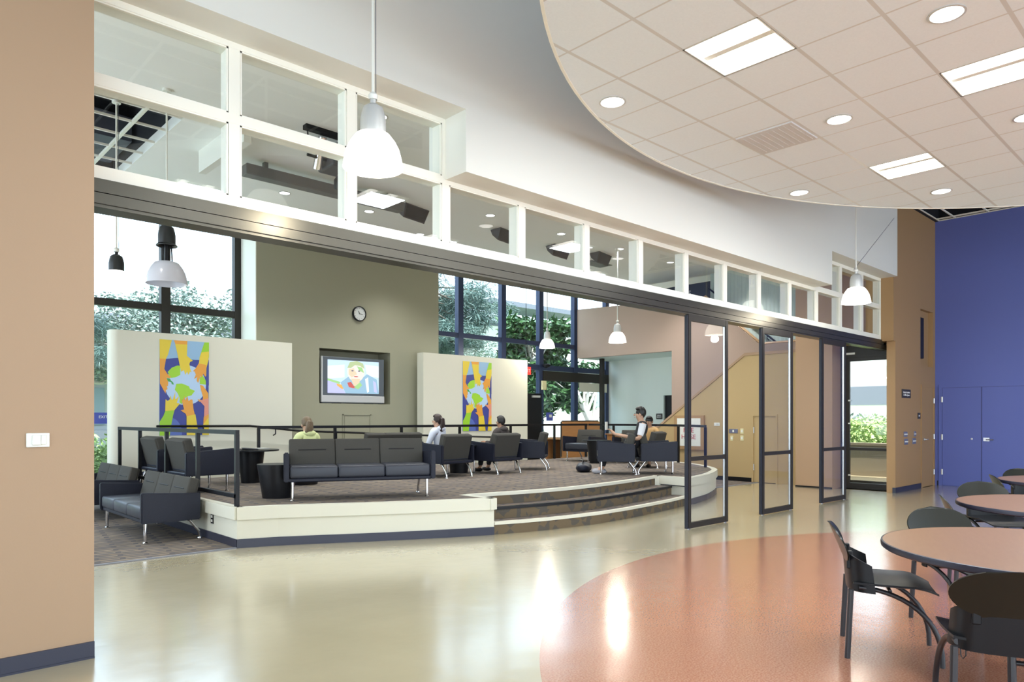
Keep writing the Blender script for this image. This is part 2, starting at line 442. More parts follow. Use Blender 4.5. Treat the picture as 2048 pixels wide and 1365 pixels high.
# ------------------------------------------------------------------ sliding glass panels standing in the track
def glass_panel(x, label, wd=0.98):
    t = thing('sliding_glass_door', label, 'sliding door', (x, WY + 0.01, 0), R(-0.6), 'sliding glass panels under the beam')
    a = MB(); s = 0.058; H = 2.84
    a.box(0, s, -0.025, 0.025, 0.012, H); a.box(wd - s, wd, -0.025, 0.025, 0.012, H)
    a.box(s, wd - s, -0.022, 0.022, 0.012, 0.085); a.box(s, wd - s, -0.022, 0.022, H - 0.085, H)
    a.build('panel_frame', M_frame, t)
    a = MB(); a.box(s, wd - s, -0.021, 0.021, 0.90, 0.955); a.build('mid_rail', M_frame, t)
    a = MB(); a.box(s, wd - s, -0.004, 0.004, 0.955, H - 0.085); a.build('pane', M_glass, t)
    a = MB(); a.box(s, wd - s, -0.004, 0.004, 0.085, 0.90); a.build('pane', M_glass, t)
    a = MB(); a.box(wd - s - 0.014, wd - s, -0.012, 0.012, 0.09, 0.895); a.box(wd - s - 0.014, wd - s, -0.012, 0.012, 0.96, H - 0.09); a.build('edge_trim', M_alum, t, label='bright aluminium edge trim')
    a = MB(); a.box(-0.03, -0.004, -0.02, 0.02, 0.012, H - 0.02); a.build('guide_strip', mat('guide_dark', (0.018, 0.02, 0.03), 0.4, spec=0.3), t)
    for q in (0.02, wd - 0.06):
        a = MB(); a.box(q, q + 0.04, -0.01, 0.01, 0.0, 0.012); a.build('floor_pin', M_alum, t)
glass_panel(8.06, 'dark framed glass panel nearest the steps, leftmost of the three')
glass_panel(10.06, 'dark framed glass panel between the two others')
glass_panel(12.16, 'dark framed glass panel nearest the glass exit door')

# ------------------------------------------------------------------ upper hall ceiling: open black plenum under a white grid
b = MB(); b.box(-5.15, 17.6, -9.15, WY + 0.2, UH + 0.55, UH + 0.7); struct(b.build('ceiling', M_plen), 'black open ceiling void over the hall')
b = MB()
for k in range(-8, 8): b.box(-5, 17.45, k * 0.61 + 0.3, k * 0.61 + 0.322, UH, UH + 0.03)
for k in range(-4, 15): b.box(k * 1.22 + 0.2, k * 1.22 + 0.222, -9, HW, UH, UH + 0.03)
b.box(-5, 17.45, HW - 0.02, HW, UH, UH + 0.02); b.box(17.43, 17.45, -9, HW, UH, UH + 0.02)
struct(b.build('trim_3', M_trimw), 'white open ceiling grid')
b = MB(); b.tube([(13.8, 3.4, UH + 0.2), (17.4, 3.9, UH + 0.2)], 0.035); b.tube([(13.2, 4.3, UH + 0.3), (17.4, 4.3, UH + 0.3)], 0.05)
tag(b.build('ceiling_pipe', M_duct), 'grey pipes in the black void above the blue wall', 'pipe')
for nm, (x0, x1, ya, yb) in {'a': (-5.15, -5, -9.15, WY + .25), 'b': (17.45, 17.6, -9.15, WY + .25), 'c': (-5, 17.45, -9.15, -9), 'd': (-5, 17.45, HW, WY + .25)}.items():
    b = MB(); b.box(x0, x1, ya, yb, UH + 0.001, UH + 0.549); struct(b.build('wall_void', M_plen))

# ------------------------------------------------------------------ round suspended ceiling, tile by tile
CX0, CY0, CR = 6.788, -0.848, 5.377
CH = 4.26
TR = [(0, 0), (3, -2), (6, 0), (0, -4), (6, -4), (3, -6), (-3, -2), (9, -2), (-3, -6), (0, -8), (6, -8), (9, -6)]   # troffer tiles, in cells from (4.62, 2.42)
circ = [(CX0 + CR * math.cos(2 * math.pi * i / 160), CY0 + CR * math.sin(2 * math.pi * i / 160)) for i in range(160)]
def clip(poly, cl):
    for i in range(len(cl)):
        a, c = cl[i], cl[(i + 1) % len(cl)]
        def ins(p): return (c[0] - a[0]) * (p[1] - a[1]) - (c[1] - a[1]) * (p[0] - a[0]) >= 0
        out = []
        for j in range(len(poly)):
            p, q = poly[j - 1], poly[j]
            ip, iq = ins(p), ins(q)
            if ip != iq:
                d1 = (c[0] - a[0]) * (p[1] - a[1]) - (c[1] - a[1]) * (p[0] - a[0])
                d2 = (c[0] - a[0]) * (q[1] - a[1]) - (c[1] - a[1]) * (q[0] - a[0])
                t = d1 / (d1 - d2); out.append((p[0] + (q[0] - p[0]) * t, p[1] + (q[1] - p[1]) * t))
            if iq: out.append(q)
        poly = out
        if not poly: return []
    return poly
b = MB(); G = 0.61
for i in range(-10, 14):
    for j in range(-16, 6):
        if (i, j) in TR: continue
        x, y = 4.62 + i * G, 2.42 + j * G
        if (x + G / 2 - CX0) ** 2 + (y + G / 2 - CY0) ** 2 > (CR + G) ** 2: continue
        sq = [(x, y), (x + G, y), (x + G, y + G), (x, y + G)]
        if all((p[0] - CX0) ** 2 + (p[1] - CY0) ** 2 < (CR - 0.01) ** 2 for p in sq): pl = sq
        else: pl = clip(sq, circ)
        if len(pl) > 2: b.add([(p[0], p[1], CH) for p in pl], [tuple(range(len(pl)))])
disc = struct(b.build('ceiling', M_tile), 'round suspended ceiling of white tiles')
b = MB()
b.lathe([(CR - 0.012, CH - 0.006), (CR + 0.012, CH - 0.006), (CR + 0.012, CH + 0.16), (CR - 0.012, CH + 0.16), (CR - 0.012, CH - 0.006)], 160, M=Matrix.Translation((CX0, CY0, 0)))
struct(b.build('trim_4', M_trimw, smooth=True), 'white rim of the round ceiling')
b = MB(); b.lathe([(0.001, CH + 0.161), (CR + 0.01, CH + 0.161), (CR + 0.01, CH + 0.18), (0.001, CH + 0.18)], 120, M=Matrix.Translation((CX0, CY0, 0))); struct(b.build('ceiling', M_white))
# light troffers recessed into single tiles
def troffer(i, j, label):
    x, y = 4.62 + i * G + G / 2, 2.42 + j * G + G / 2; h = 0.30
    t = thing('ceiling_light', label, 'ceiling light', (x, y, CH), 0, 'square tube lights in the round ceiling')
    a = MB(); d = 0.10
    a.box(-h, h, -h, h, d, d + 0.01); a.box(-h, -h + 0.01, -h, h, 0, d); a.box(h - 0.01, h, -h, h, 0, d)
    a.box(-h, h, -h, -h + 0.01, 0, d); a.box(-h, h, h - 0.01, h, 0, d); a.box(-0.03, 0.03, -h, h, 0.03, d)
    a.build('light_housing', M_refl, t)
    for sx in (-0.15, 0.15):
        a = MB(); a.tube([(sx, -0.25, 0.05), (sx, 0.25, 0.05)], 0.032, 10); a.build('light_tube', M_tubel, t, True)
    li = bpy.data.lights.new('troffer_light', 'AREA'); li.size = 0.5; li.energy = 30; li.color = (0.85, 0.93, 1.0)
    lo = bpy.data.objects.new('troffer_light', li); C.objects.link(lo); lo.location = (0, 0, -0.02); lo.parent = t
names = {0: 'lit square ceiling light nearest the big pendant, upper left of the disc', 1: 'lit square ceiling light at the right edge of the view', 2: 'small far lit square ceiling light above the glass panels'}
for k, (i, j) in enumerate(TR):
    troffer(i, j, names.get(k, 'lit square ceiling light of the round ceiling, out of the view'))
def downlight(x, y, z, label, r=0.115, e=14, grp='round downlights', lamp=M_lamp):
    t = thing('downlight', label, 'downlight', (x, y, z), 0, grp)
    a = MB(); a.lathe([(r, 0.004), (r + 0.004, -0.006), (r - 0.012, -0.008), (r - 0.016, 0.002)], 28); a.build('trim_ring', M_silver, t, True)
    a = MB(); a.lathe([(r - 0.016, -0.003), (0.05, -0.002), (0.0005, -0.002)], 28); a.build('lens', lamp, t, True)
    li = bpy.data.lights.new('downlight_beam', 'SPOT'); li.energy = e; li.spot_size = R(110); li.spot_blend = 0.8; li.shadow_soft_size = 0.09; li.color = (0.98, 0.97, 0.95)
    lo = bpy.data.objects.new('downlight_beam', li); C.objects.link(lo); lo.location = (0, 0, -0.05); lo.parent = t
DLP = [(4.925, 3.945, 'round downlight nearest the curved left rim of the disc'), (6.755, 2.725, 'round downlight in the middle of the disc, right of the grey vent'),
       (5.535, 1.505, 'round downlight at the top, nearest the camera'), (8.585, 3.945, 'round downlight near the front rim, left of the small square light'),
       (9.805, 2.725, 'round downlight near the front rim, right of the small square light'), (7.975, 1.505, 'round downlight cut by the right edge of the view')]
for x, y, l in DLP: downlight(x, y, CH, l)
b = MB(); x, y = 4.62 + 3 * G, 2.42 + G
b.box(x + 0.02, x + G - 0.02, y + 0.02, y + G - 0.02, CH - 0.012, CH + 0.002)
for k in range(9): b.box(x + 0.06, x + G - 0.06, y + 0.05 + k * 0.06, y + 0.062 + k * 0.06, CH - 0.015, CH - 0.011)
tag(b.build('ceiling_vent', mat('vent_grey', (0.60, 0.60, 0.61), 0.5)), 'pale grey square vent tile in the round ceiling', 'vent')

# ------------------------------------------------------------------ doors and fittings of the hall walls
d = MB(); d.box(16.56, 17.29, HR - 0.008, HR + 0.03, 0.01, 2.13)
door1 = struct(d.build('door_1', M_ochre), 'ochre single door at the wall corner')
d = MB(); d.box(16.50, 16.56, HR - 0.02, HR + 0.03, 0, 2.19); d.box(17.29, 17.35, HR - 0.02, HR + 0.03, 0, 2.19); d.box(16.56, 17.29, HR - 0.02, HR + 0.03, 2.13, 2.19); d.build('door_frame', M_ochre, door1)
d = MB(); d.lathe([(0.03, 0), (0.03, 0.02), (0.0, 0.02)], 14, M=Matrix.Translation((16.66, HR - 0.008, 1.02)) @ Matrix.Rotation(R(90), 4, 'X')); d.tube([(16.66, HR - 0.02, 1.02), (16.66, HR - 0.06, 1.02), (16.79, HR - 0.06, 1.02)], 0.009, 8); d.build('door_handle', M_alum, door1, True)
for z in (0.30, 1.07, 1.85):
    d = MB(); d.box(17.265, 17.325, HR - 0.022, HR - 0.018, z - 0.055, z + 0.055); d.tube([(17.295, HR - 0.028, z - 0.055), (17.295, HR - 0.028, z + 0.055)], 0.009, 8); d.build('hinge', M_alum, door1)
XB = 17.45
d = MB(); d.box(XB - 0.02, XB + 0.0, 4.83, 4.90, 0, 2.20); d.box(XB - 0.02, XB, 3.27, 3.34, 0, 2.20); d.box(XB - 0.02, XB, 3.34, 4.83, 2.135, 2.20)
door2 = struct(d.build('door_2', M_blue), 'blue double door in the blue wall')
for (ya, yb) in ((4.095, 4.825), (3.345, 4.085)):
    lf = MB(); lf.box(XB - 0.012, XB, ya, yb, 0.012, 2.13); lf.build('door_leaf', M_blue, door2)
d = MB(); d.box(XB - 0.0135, XB, 3.345, 4.827, 2.127, 2.136); d.box(XB - 0.0135, XB, 4.822, 4.832, 0.01, 2.13); d.box(XB - 0.0215, XB, 4.895, 4.902, 0, 2.2); d.build('door_gap', mat('dark_blue', (0.05, 0.06, 0.2), 0.5), door2)
d = MB(); d.box(XB - 0.018, XB, 4.082, 4.098, 0.01, 2.13); d.build('meeting_strip', mat('dark_blue', (0.05, 0.06, 0.2), 0.5), door2)
for z in (0.30, 1.06, 1.88):
    d = MB(); d.box(XB - 0.024, XB - 0.018, 4.81, 4.85, z - 0.06, z + 0.06); d.tube([(XB - 0.03, 4.828, z - 0.06), (XB - 0.03, 4.828, z + 0.06)], 0.009, 8); d.build('hinge', M_alum, door2)
d = MB(); d.box(XB - 0.02, XB - 0.012, 3.95, 4.06, 0.985, 1.06); d.tube([(XB - 0.02, 4.0, 1.02), (XB - 0.07, 4.0, 1.02), (XB - 0.07, 3.87, 1.02)], 0.011, 8); d.build('door_handle', M_alum, door2)
d = MB(); d.lathe([(0.02, 0), (0.02, 0.012), (0.001, 0.014)], 12, M=Matrix.Translation((XB - 0.012, 4.27, 1.03)) @ Matrix.Rotation(R(-90), 4, 'Y')); d.build('lock', M_alum, door2)

def plate_y(x, z, wd, ht, y, name, label, cat, m, grp=None):
    t = thing(name, label, cat, (x, y, z), 0, grp)
    a = MB(); a.rbox(-wd / 2, wd / 2, -0.012, 0, -ht / 2, ht / 2, 0.003, 1); a.build('cover_plate', m, t)
    return t
# light switch on the pale orange wall
t = plate_y(0.81, 1.335, 0.115, 0.082, HW, 'light_switch', 'white double rocker light switch on the pale orange wall', 'switch', M_wplast)
a = MB(); a.rbox(-0.030, 0.012, -0.024, -0.010, -0.028, 0.030, 0.003, 1, M=Matrix.Rotation(R(3), 4, 'X')); a.build('rocker', M_wplast, t)
a = MB(); a.rbox(0.013, 0.040, -0.022, -0.010, -0.026, 0.030, 0.003, 1); a.build('rocker', M_wplast, t)
# room sign and small dark sign
M_sign = mat('sign_black', (0.03, 0.025, 0.025), 0.5)
t = plate_y(15.60, 1.965, 0.50, 0.175, HR, 'room_sign', 'black sign with two lines of white lettering on the ochre wall', 'sign', M_sign)
text('lettering', 'Student Activities\n& Office Spaces', 0.055, M_text, (0, -0.0125, 0.0), RY, t)
t = plate_y(16.37, 1.52, 0.15, 0.125, HR, 'small_sign', 'small black square sign beside the ochre door', 'sign', M_sign)
a = MB(); a.box(-0.04, 0.04, -0.0135, -0.012, -0.015, 0.015); a.build('symbol', M_text, t)
for (x, z, l, sp) in ((15.56, 1.145, 'upper left', 0), (16.12, 1.145, 'upper right, narrow', 1), (15.59, 0.995, 'lower left', 0), (16.07, 1.0, 'lower right', 0)):
    t = plate_y(x, z, 0.12 if sp else 0.2, 0.105 if z > 1.1 else 0.12, HR, 'wall_control', l + ' grey control plate on the ochre wall', 'wall control', mat('control_grey', (0.17, 0.18, 0.27), 0.4, 0.3), 'wall controls left of the ochre door')
    a = MB(); a.box(-0.09 * (0.5 if sp else 1), 0.09 * (0.5 if sp else 1), -0.018, -0.012, -0.012, 0.012); a.build('control_button', M_wplast, t)
# monitor in the niche
t = thing('monitor', 'black monitor mounted in the ochre wall niche', 'monitor', (16.60, HR + 0.11, 3.14), R(0))
a = MB(); a.rbox(-0.10, 0.14, -0.10, 0.05, -0.40, 0.47, 0.01, 1); a.build('monitor_case', M_black, t)
a = MB(); a.box(0.139, 0.146, -0.09, 0.04, -0.36, 0.42); a.build('screen', mat('dark_screen', (0.02, 0.03, 0.035), 0.15), t)
a = MB(); a.box(-0.06, 0.06, 0.05, 0.29, -0.1, 0.1); a.build('bracket', M_black, t)
# thin stay cable from the pendant to the wall
b = MB(); b.tube([(11.45, 4.40, 3.78), (14.6, 4.86, 5.30)], 0.004, 6); tag(b.build('stay_cable', M_alum), 'thin steel cable rising from the right pendant to the white wall', 'cable')

# ------------------------------------------------------------------ pendants
def pendant(name, loc, top, label, cap=M_silver, shade=M_shade, dia=0.42, stem_m=M_wplast, e=18, openlamp=False):
    t = thing(name, label, 'pendant lamp', loc)
    s = dia / 0.42; r = 0.21 * s
    prof = [(0.085 * s, 0.105 * s), (0.122 * s, 0.092 * s), (0.158 * s, 0.045 * s), (0.186 * s, -0.01 * s), (0.202 * s, -0.07 * s), (0.210 * s, -0.12 * s), (0.213 * s, -0.14 * s)]
    prof += [(p - 0.005, z) for p, z in prof[::-1]]
    off = 0.0
    if openlamp: off = 0.21
    a = MB(); a.lathe(prof, 32); sh = a.build('lamp_shade', shade, t, True)
    c0 = 0.098 * s + off
    a = MB(); a.lathe([(0.090 * s, c0), (0.090 * s, c0 + 0.10 * s), (0.084 * s, c0 + 0.14 * s), (0.07 * s, c0 + 0.19 * s), (0.035 * s, c0 + 0.215 * s), (0.02 * s, c0 + 0.22 * s), (0.02 * s, c0 + 0.25 * s), (0.0008, c0 + 0.25 * s)], 28)
    a.build('lamp_cap', cap, t, True)
    if openlamp:
        a = MB(); a.lathe([(0.098, c0 + 0.01), (0.118, c0 - 0.01), (0.115, c0 - 0.02), (0.09, c0)], 28); a.build('cap_flange', cap, t, True)
        a = MB(); a.lathe([(0.03, c0), (0.03, 0.11)], 14)
        for k in range(3):
            an = k * 2.1; a.tube([(0.05 * math.cos(an), 0.05 * math.sin(an), c0), (0.062 * math.cos(an), 0.062 * math.sin(an), 0.12)], 0.008, 6)
        a.build('lamp_holder', M_black, t, True)
    else:
        a = MB(); a.lathe([(0.0008, 0.09 * s), (0.05 * s, 0.07 * s), (0.065 * s, 0.0), (0.05 * s, -0.06 * s), (0.0008, -0.09 * s)], 16); a.build('bulb', mat('bulb', (1, 1, 1), 0.4, emit=(1, 0.95, 0.82), es=9), t, True)
        li = bpy.data.lights.new('bulb_light', 'POINT'); li.energy = e; li.shadow_soft_size = 0.08; li.color = (1, 0.93, 0.78)
        lo = bpy.data.objects.new('bulb_light', li); C.objects.link(lo); lo.location = (0, 0, -0.22 * s); lo.parent = t
    a = MB(); z0 = c0 + 0.25 * s
    a.tube([(0, 0, z0), (0, 0, top - loc[2])], 0.011, 8); a.lathe([(0.03, z0), (0.035, z0 + 0.03), (0.02, z0 + 0.05)], 12, cap=True)
    a.build('stem', stem_m, t, True)
    a = MB(); a.lathe([(0.05, top - loc[2] - 0.03), (0.05, top - loc[2])], 16, cap=True); a.build('ceiling_canopy', stem_m, t)
    if not openlamp:
        a = MB(); a.tube([(0.012, 0, z0), (0.03, 0.01, z0 + 0.05), (0.022, 0, z0 + 0.2), (0.022, 0, top - loc[2])], 0.003, 6); a.build('power_cord', M_duct, t)
    return t
pendant('pendant_lamp', (2.73, 4.35, 3.385), UH, 'large lit pendant with silver cap in front of the upper windows')
pendant('pendant_lamp', (11.45, 4.36, 3.40), UH, 'lit pendant with silver cap before the right end windows, stay cable attached')
pendant('pendant_lamp', (13.7, 2.1, 3.42), UH, 'lit pendant over the hall seen only as a reflection in the glass panel')
M_capb = mat('black_cap', (0.03, 0.032, 0.034), 0.35, metal=0.5)
pendant('pendant_lamp', (2.40, 9.62, 3.17), LH, 'small lit pendant with black cap at the far left, before the left windows', cap=M_capb, dia=0.40)
pendant('pendant_lamp', (2.75, 8.88, 3.20), LH, 'unlit frosted pendant hanging open below its black cap', cap=M_capb, shade=M_shadeoff, dia=0.45, openlamp=True)
pendant('pendant_lamp', (13.20, 12.72, 3.42), LH, 'small lit pendant in front of the rear right windows', dia=0.40, e=40)
pendant('pendant_lamp', (12.85, 10.15, 3.34), LH, 'small lit pendant in front of the rose tan wall', dia=0.40, e=40)

# ------------------------------------------------------------------ lounge shell
def wall(nm, boxes, m, label=None):
    a = MB()
    for q in boxes: a.box(*q)
    return struct(a.build(nm, m), label)
wall('wall_side', [(-3.15, -3.0, WY + 0.25, WB + 0.2, 0, 0.3), (-3.15, -3.0, WY + 0.25, WB + 0.2, 5.0, LH), (-3.15, -3.0, WY + 0.25, 6.2, 0.3, 5.0), (-3.15, -3.0, 9.6, 9.9, 0.3, 5.0), (-3.15, -3.0, 13.9, WB + 0.2, 0.3, 5.0)], M_white)  # unseen lounge side wall, openings added to let in more side light
for q in [(5.85, 7.20, 13.55, WB + 0.15, 0, LH), (8.95, 10.32, 13.55, WB + 0.15, 0, LH), (7.20, 8.95, 13.55, WB + 0.15, 0, 1.785), (7.20, 8.95, 13.55, WB + 0.15, 2.945, LH), (7.20, 8.95, 14.05, WB + 0.15, 1.785, 2.945)]: wall('wall_back', [q], M_olive, 'olive green wall around the television niche')
wall('wall_right', [(14.90, 15.14, 6.15, 6.93, 0, LH), (15.14, 15.6, 6.15, 6.93, 0, LH)], M_tan, 'tan wall between the stairs and the glass exit door')
wall('wall_right', [(15.14, 15.45, WY - 0.14, 6.15, 2.99, LH), (15.08, 15.45, HW + 0.16, WY - 0.14, 2.99, LH), (15.45, 17.5, WY - 0.14, WY - 0.04, 0, LH)], M_ochre, 'ochre wall beside the glass exit door')
wall('wall_right', [(16.9, 17.0, 6.93, 10.2, 0, LH), (17.0, 19.0, 10.1, 10.2, 3.4, LH), (15.6, 17.0, 6.83, 6.93, 0, LH)], M_teal, 'pale teal ribbed wall of the upper floor')
wall('wall_return', [(5.835, 5.85, 13.55, WB - 0.001, 0, LH)], M_trimw, 'white side return of the olive wall')
# rose tan wall: polygon in the plane X = 16.05 with the stair edge falling to the right
def wall_x(x0, x1, poly):
    a = MB(); n = len(poly)
    vs = [(x0, p[0], p[1]) for p in poly] + [(x1, p[0], p[1]) for p in poly]
    a.add(vs, [tuple(range(n)), tuple(range(2 * n - 1, n - 1, -1))] + [(i, (i + 1) % n, (i + 1) % n + n, i + n) for i in range(n)])
    return a
pw = wall_x(16.05, 16.2, [(6.93, 0), (10.85, 0), (10.85, 3.275), (14.20, 3.275), (14.20, 4.75), (9.90, 4.60), (8.35, 3.25), (6.93, 3.25)])
struct(pw.build('wall_stair', M_pink), 'rose tan wall behind the stairs')
a = MB(); a.tube([(16.12, 9.90, 4.615), (16.12, 8.35, 3.265), (16.12, 6.93, 3.265)], 0.045, 4); struct(a.build('trim_5', M_ochre))
wall('wall_recess', [(17.6, 17.7, 10.2, 11.88, 0, 3.275), (17.6, 17.7, 12.18, WB, 0, 3.275), (17.6, 17.7, 11.88, 12.18, 2.15, 3.275), (16.2, 17.6, 10.75, 10.85, 0, 3.275)], M_pale, 'pale recess wall left of the stairs')
wall('door_5', [(17.68, 17.72, 11.88, 12.18, 0, 2.15)], M_black, 'dark doorway in the pale recess wall')
wall('ceiling', [(16.2, 17.7, 10.85, WB, 3.275, 3.40), (16.2, 19, 10.2, 10.85, 3.275, 3.4)], M_pale, 'pale soffit under the upper floor')
wall('wall_upper', [(18.9, 19.0, 10.2, WB, 3.4, LH)], mat('orange_accent', (0.65, 0.28, 0.08), 0.6), 'orange wall of the upper floor')
t = thing('shopfront_sign', 'dark upper floor shopfront with white lettering seen through the clerestory', 'sign', (17.06, 11.35, 3.41))
a = MB(); a.box(-0.02, 0.0, -1.12, 1.12, 0.0, 1.78); a.build('sign_panel', mat('dark_glazing', (0.03, 0.035, 0.04), 0.3), t)
for k in range(4):
    a = MB(); a.box(-0.05, -0.021, -1.12 + k * 0.73, -1.08 + k * 0.73, 0, 1.78); a.build('sign_post', M_alum, t)
text('lettering', 'STUDENTS', 0.20, M_text, (-0.055, 0.0, 1.52), RX, t, 0.004)

# stair parapet in front
sp = wall_x(15.14, 15.26, [(6.93, 0), (7.46, 0), (7.46, 1.56), (8.06, 1.56), (8.06, 0), (11.6, 0), (11.6, 0.94), (10.62, 1.26), (8.24, 2.93), (6.93, 2.93)])
struct(sp.build('wall_stair', M_gold), 'golden tan stair parapet with sloping top')
a = MB()
for (p, q) in (((11.6, 0.95), (10.62, 1.27)), ((10.62, 1.27), (8.24, 2.95)), ((8.24, 2.95), (6.93, 2.95))):
    v = [(15.12, p[0], p[1] - 0.03), (15.28, p[0], p[1] - 0.03), (15.28, p[0], p[1] + 0.03), (15.12, p[0], p[1] + 0.03)]
    v += [(x, q[0], z + q[1] - p[1]) for x, _, z in v]
    a.add(v, [(0, 1, 2, 3), (7, 6, 5, 4), (0, 4, 5, 1), (1, 5, 6, 2), (2, 6, 7, 3), (3, 7, 4, 0)])
struct(a.build('trim_6', M_orange), 'orange cap rail of the stair parapet')
a = MB(); a.box(15.128, 15.14, 8.06, 11.6, 0, 0.102); a.box(14.888, 14.90, 6.15, 6.93, 0, 0.03); struct(a.build('baseboard_stair', M_black))
d = MB(); d.box(15.15, 15.17, 7.47, 8.05, 0.01, 1.52); door4 = struct(d.build('door_4', M_gold), 'low closet door in the stair parapet')
d = MB(); d.box(15.125, 15.15, 8.03, 8.07, 0, 1.56); d.box(15.125, 15.15, 7.45, 7.49, 0, 1.56); d.box(15.125, 15.15, 7.49, 8.03, 1.52, 1.56); d.build('door_frame', M_gold, door4)
for z in (0.35, 1.2):
    d = MB(); d.tube([(15.135, 8.02, z - 0.07), (15.135, 8.02, z + 0.07)], 0.012, 8); d.build('hinge', M_alum, door4)
a = MB(); a.box(15.27, 16.04, 7.0, 8.3, 1.9, 2.0)
for k in range(9): a.box(15.27, 16.04, 8.3 + k * 0.27, 8.57 + k * 0.27, 1.7 - k * 0.18, 1.9 - k * 0.18)
tag(a.build('staircase', M_fabric), 'carpeted stair flight hidden behind the golden tan parapet', 'stairs')
t = thing('handrail', 'black sloping stair handrail against the teal ribbed wall', 'handrail', (16.88, 9.0, 3.9))
a = MB(); a.tube([(-0.06, 1.2, 1.05), (-0.06, -0.7, -0.55)], 0.024, 8); a.build('rail', M_black, t, True)
for q in (0.45, -0.45):
    a = MB(); a.tube([(0.015, q, q * 0.842 + 0.04 - 0.12), (-0.06, q, q * 0.842 - 0.04), (-0.06, q, q * 0.842 + 0.03)], 0.012, 6); a.build('bracket', M_black, t)

# wall plates by the stair door, fire hose cabinet, signs
def plate_x(x, y, z, wd, ht, name, label, cat, m, grp=None, dep=0.012):
    t = thing(name, label, cat, (x, y, z), 0, grp)
    a = MB(); a.rbox(-dep, 0, -wd / 2, wd / 2, -ht / 2, ht / 2, 0.003, 1); a.build('cover_plate', m, t); return t
for (y, z, wd, ht, l) in ((8.53, 1.17, 0.22, 0.10, 'wide blue grey'), (8.31, 1.17, 0.08, 0.12, 'upper ivory'), (8.57, 1.0, 0.07, 0.12, 'lower left ivory'), (8.31, 1.01, 0.08, 0.12, 'lower right ivory')):
    t = plate_x(15.14, y, z, wd, ht, 'wall_plate', l + ' control plate beside the low closet door', 'wall plate', mat('control_grey', (0.17, 0.18, 0.27)) if 'blue' in l else M_yplast, 'plates on the stair parapet')
    a = MB(); a.box(-0.018, -0.012, -0.02, 0.02, -0.025, 0.025); a.build('control_button', M_wplast, t)
t = plate_x(15.14, 8.96, 1.325, 0.15, 0.08, 'thermostat', 'small ivory thermostat seen through the nearest glass panel', 'thermostat', M_wplast)
a = MB(); a.box(-0.016, -0.012, -0.05, 0.01, -0.015, 0.02); a.build('display', M_silver, t)
t = thing('fire_hose_cabinet', 'orange framed fire hose cabinet with white door and red lettering', 'cabinet', (15.14, 9.71, 1.12))
a = MB(); a.box(-0.05, 0, -0.42, 0.42, -0.42, 0.42); a.build('cabinet_frame', M_ochre, t)
a = MB(); a.box(-0.056, -0.05, -0.33, 0.33, -0.33, 0.35); a.build('cabinet_door', M_wplast, t)
text('lettering', 'FIRE\nHOSE', 0.165, M_red, (-0.058, 0.0, -0.03), RX, t)
t = plate_x(17.6, 12.33, 1.53, 0.22, 0.17, 'restroom_sign', 'small black sign with white lettering on the pale recess wall', 'sign', M_sign)
text('lettering', 'MEN\'S\nROOM', 0.05, M_text, (-0.014, 0, 0.0), RX, t)

# glass exit door at the right end of the opening
d = MB(); X0 = 15.32
d.box(X0, X0 + 0.08, 5.06, 5.12, 0, 2.99); d.box(X0, X0 + 0.08, 6.05, 6.15, 0, 2.99); d.box(X0, X0 + 0.08, 5.12, 6.05, 2.74, 2.99); d.box(X0, X0 + 0.08, 5.12, 6.05, 0, 0.03)
door3 = struct(d.build('door_3', M_frame), 'glass exit door in a black frame')
d = MB(); d.box(X0 + 0.015, X0 + 0.06, 5.12, 5.16, 0.03, 2.74); d.box(X0 + 0.015, X0 + 0.06, 5.97, 6.05, 0.03, 2.74); d.box(X0 + 0.015, X0 + 0.06, 5.16, 5.97, 0.03, 0.12); d.box(X0 + 0.015, X0 + 0.06, 5.16, 5.97, 2.66, 2.74); d.box(X0 + 0.01, X0 + 0.065, 5.16, 5.97, 0.80, 0.86); d.build('door_leaf', M_frame, door3)
d = MB(); d.box(X0 + 0.035, X0 + 0.043, 5.16, 5.97, 0.86, 2.66); d.build('pane', M_glass, door3)
d = MB(); d.box(X0 + 0.035, X0 + 0.043, 5.16, 5.97, 0.12, 0.80); d.build('pane', M_glass, door3)
for z in (0.28, 1.36, 1.84):
    d = MB(); d.box(X0 - 0.01, X0, 5.95, 5.99, z - 0.015, z + 0.015); d.build('door_contact', M_wplast, door3)
d = MB(); d.box(X0 - 0.03, X0, 5.85, 6.02, 2.80, 2.84); d.build('closer_plate', M_wplast, door3)

# ------------------------------------------------------------------ lounge ceiling with an open black grid
HX0, HX1, HY0, HY1 = 0.5, 3.17, 8.97, 12.9
wall('ceiling', [(-3.15, HX0, WY + .25, WB + .15, LH, LH + .15), (HX1, 19, WY + .25, WB + .15, LH, LH + .15), (HX0, HX1, WY + .25, HY0, LH, LH + .15), (HX0, HX1, HY1, WB + .15, LH, LH + .15)], M_grey, 'pale grey ceiling of the lounge')
wall('wall_void', [(HX0 - .05, HX0, HY0, HY1, LH + .15, LH + .9), (HX1, HX1 + .05, HY0, HY1, LH + .15, LH + .9), (HX0, HX1, HY0 - .05, HY0, LH + .15, LH + .9), (HX0, HX1, HY1, HY1 + .05, LH + .15, LH + .9), (HX0, HX1, HY0, HY1, LH + .9, LH + .95)], M_plen)
a = MB()
for k in range(1, 7): a.box(HX0, HX1, HY0 + k * 0.56 + 0.08, HY0 + k * 0.56 + 0.105, LH, LH + 0.03)
for x in (1.52, 2.74): a.box(x - 0.02, x + 0.02, HY0, HY1, LH - 0.002, LH + 0.035)
struct(a.build('trim_7', M_trimw), 'white bars of the open grid over the lounge')
a = MB()
a.tube([(0.6, 9.6, LH + .5), (3.1, 12.4, LH + .5)], 0.05); a.tube([(0.6, 11.8, LH + .4), (3.1, 9.3, LH + .4)], 0.04); a.tube([(0.6, 10.6, LH + .3), (3.1, 10.9, LH + .3)], 0.025)
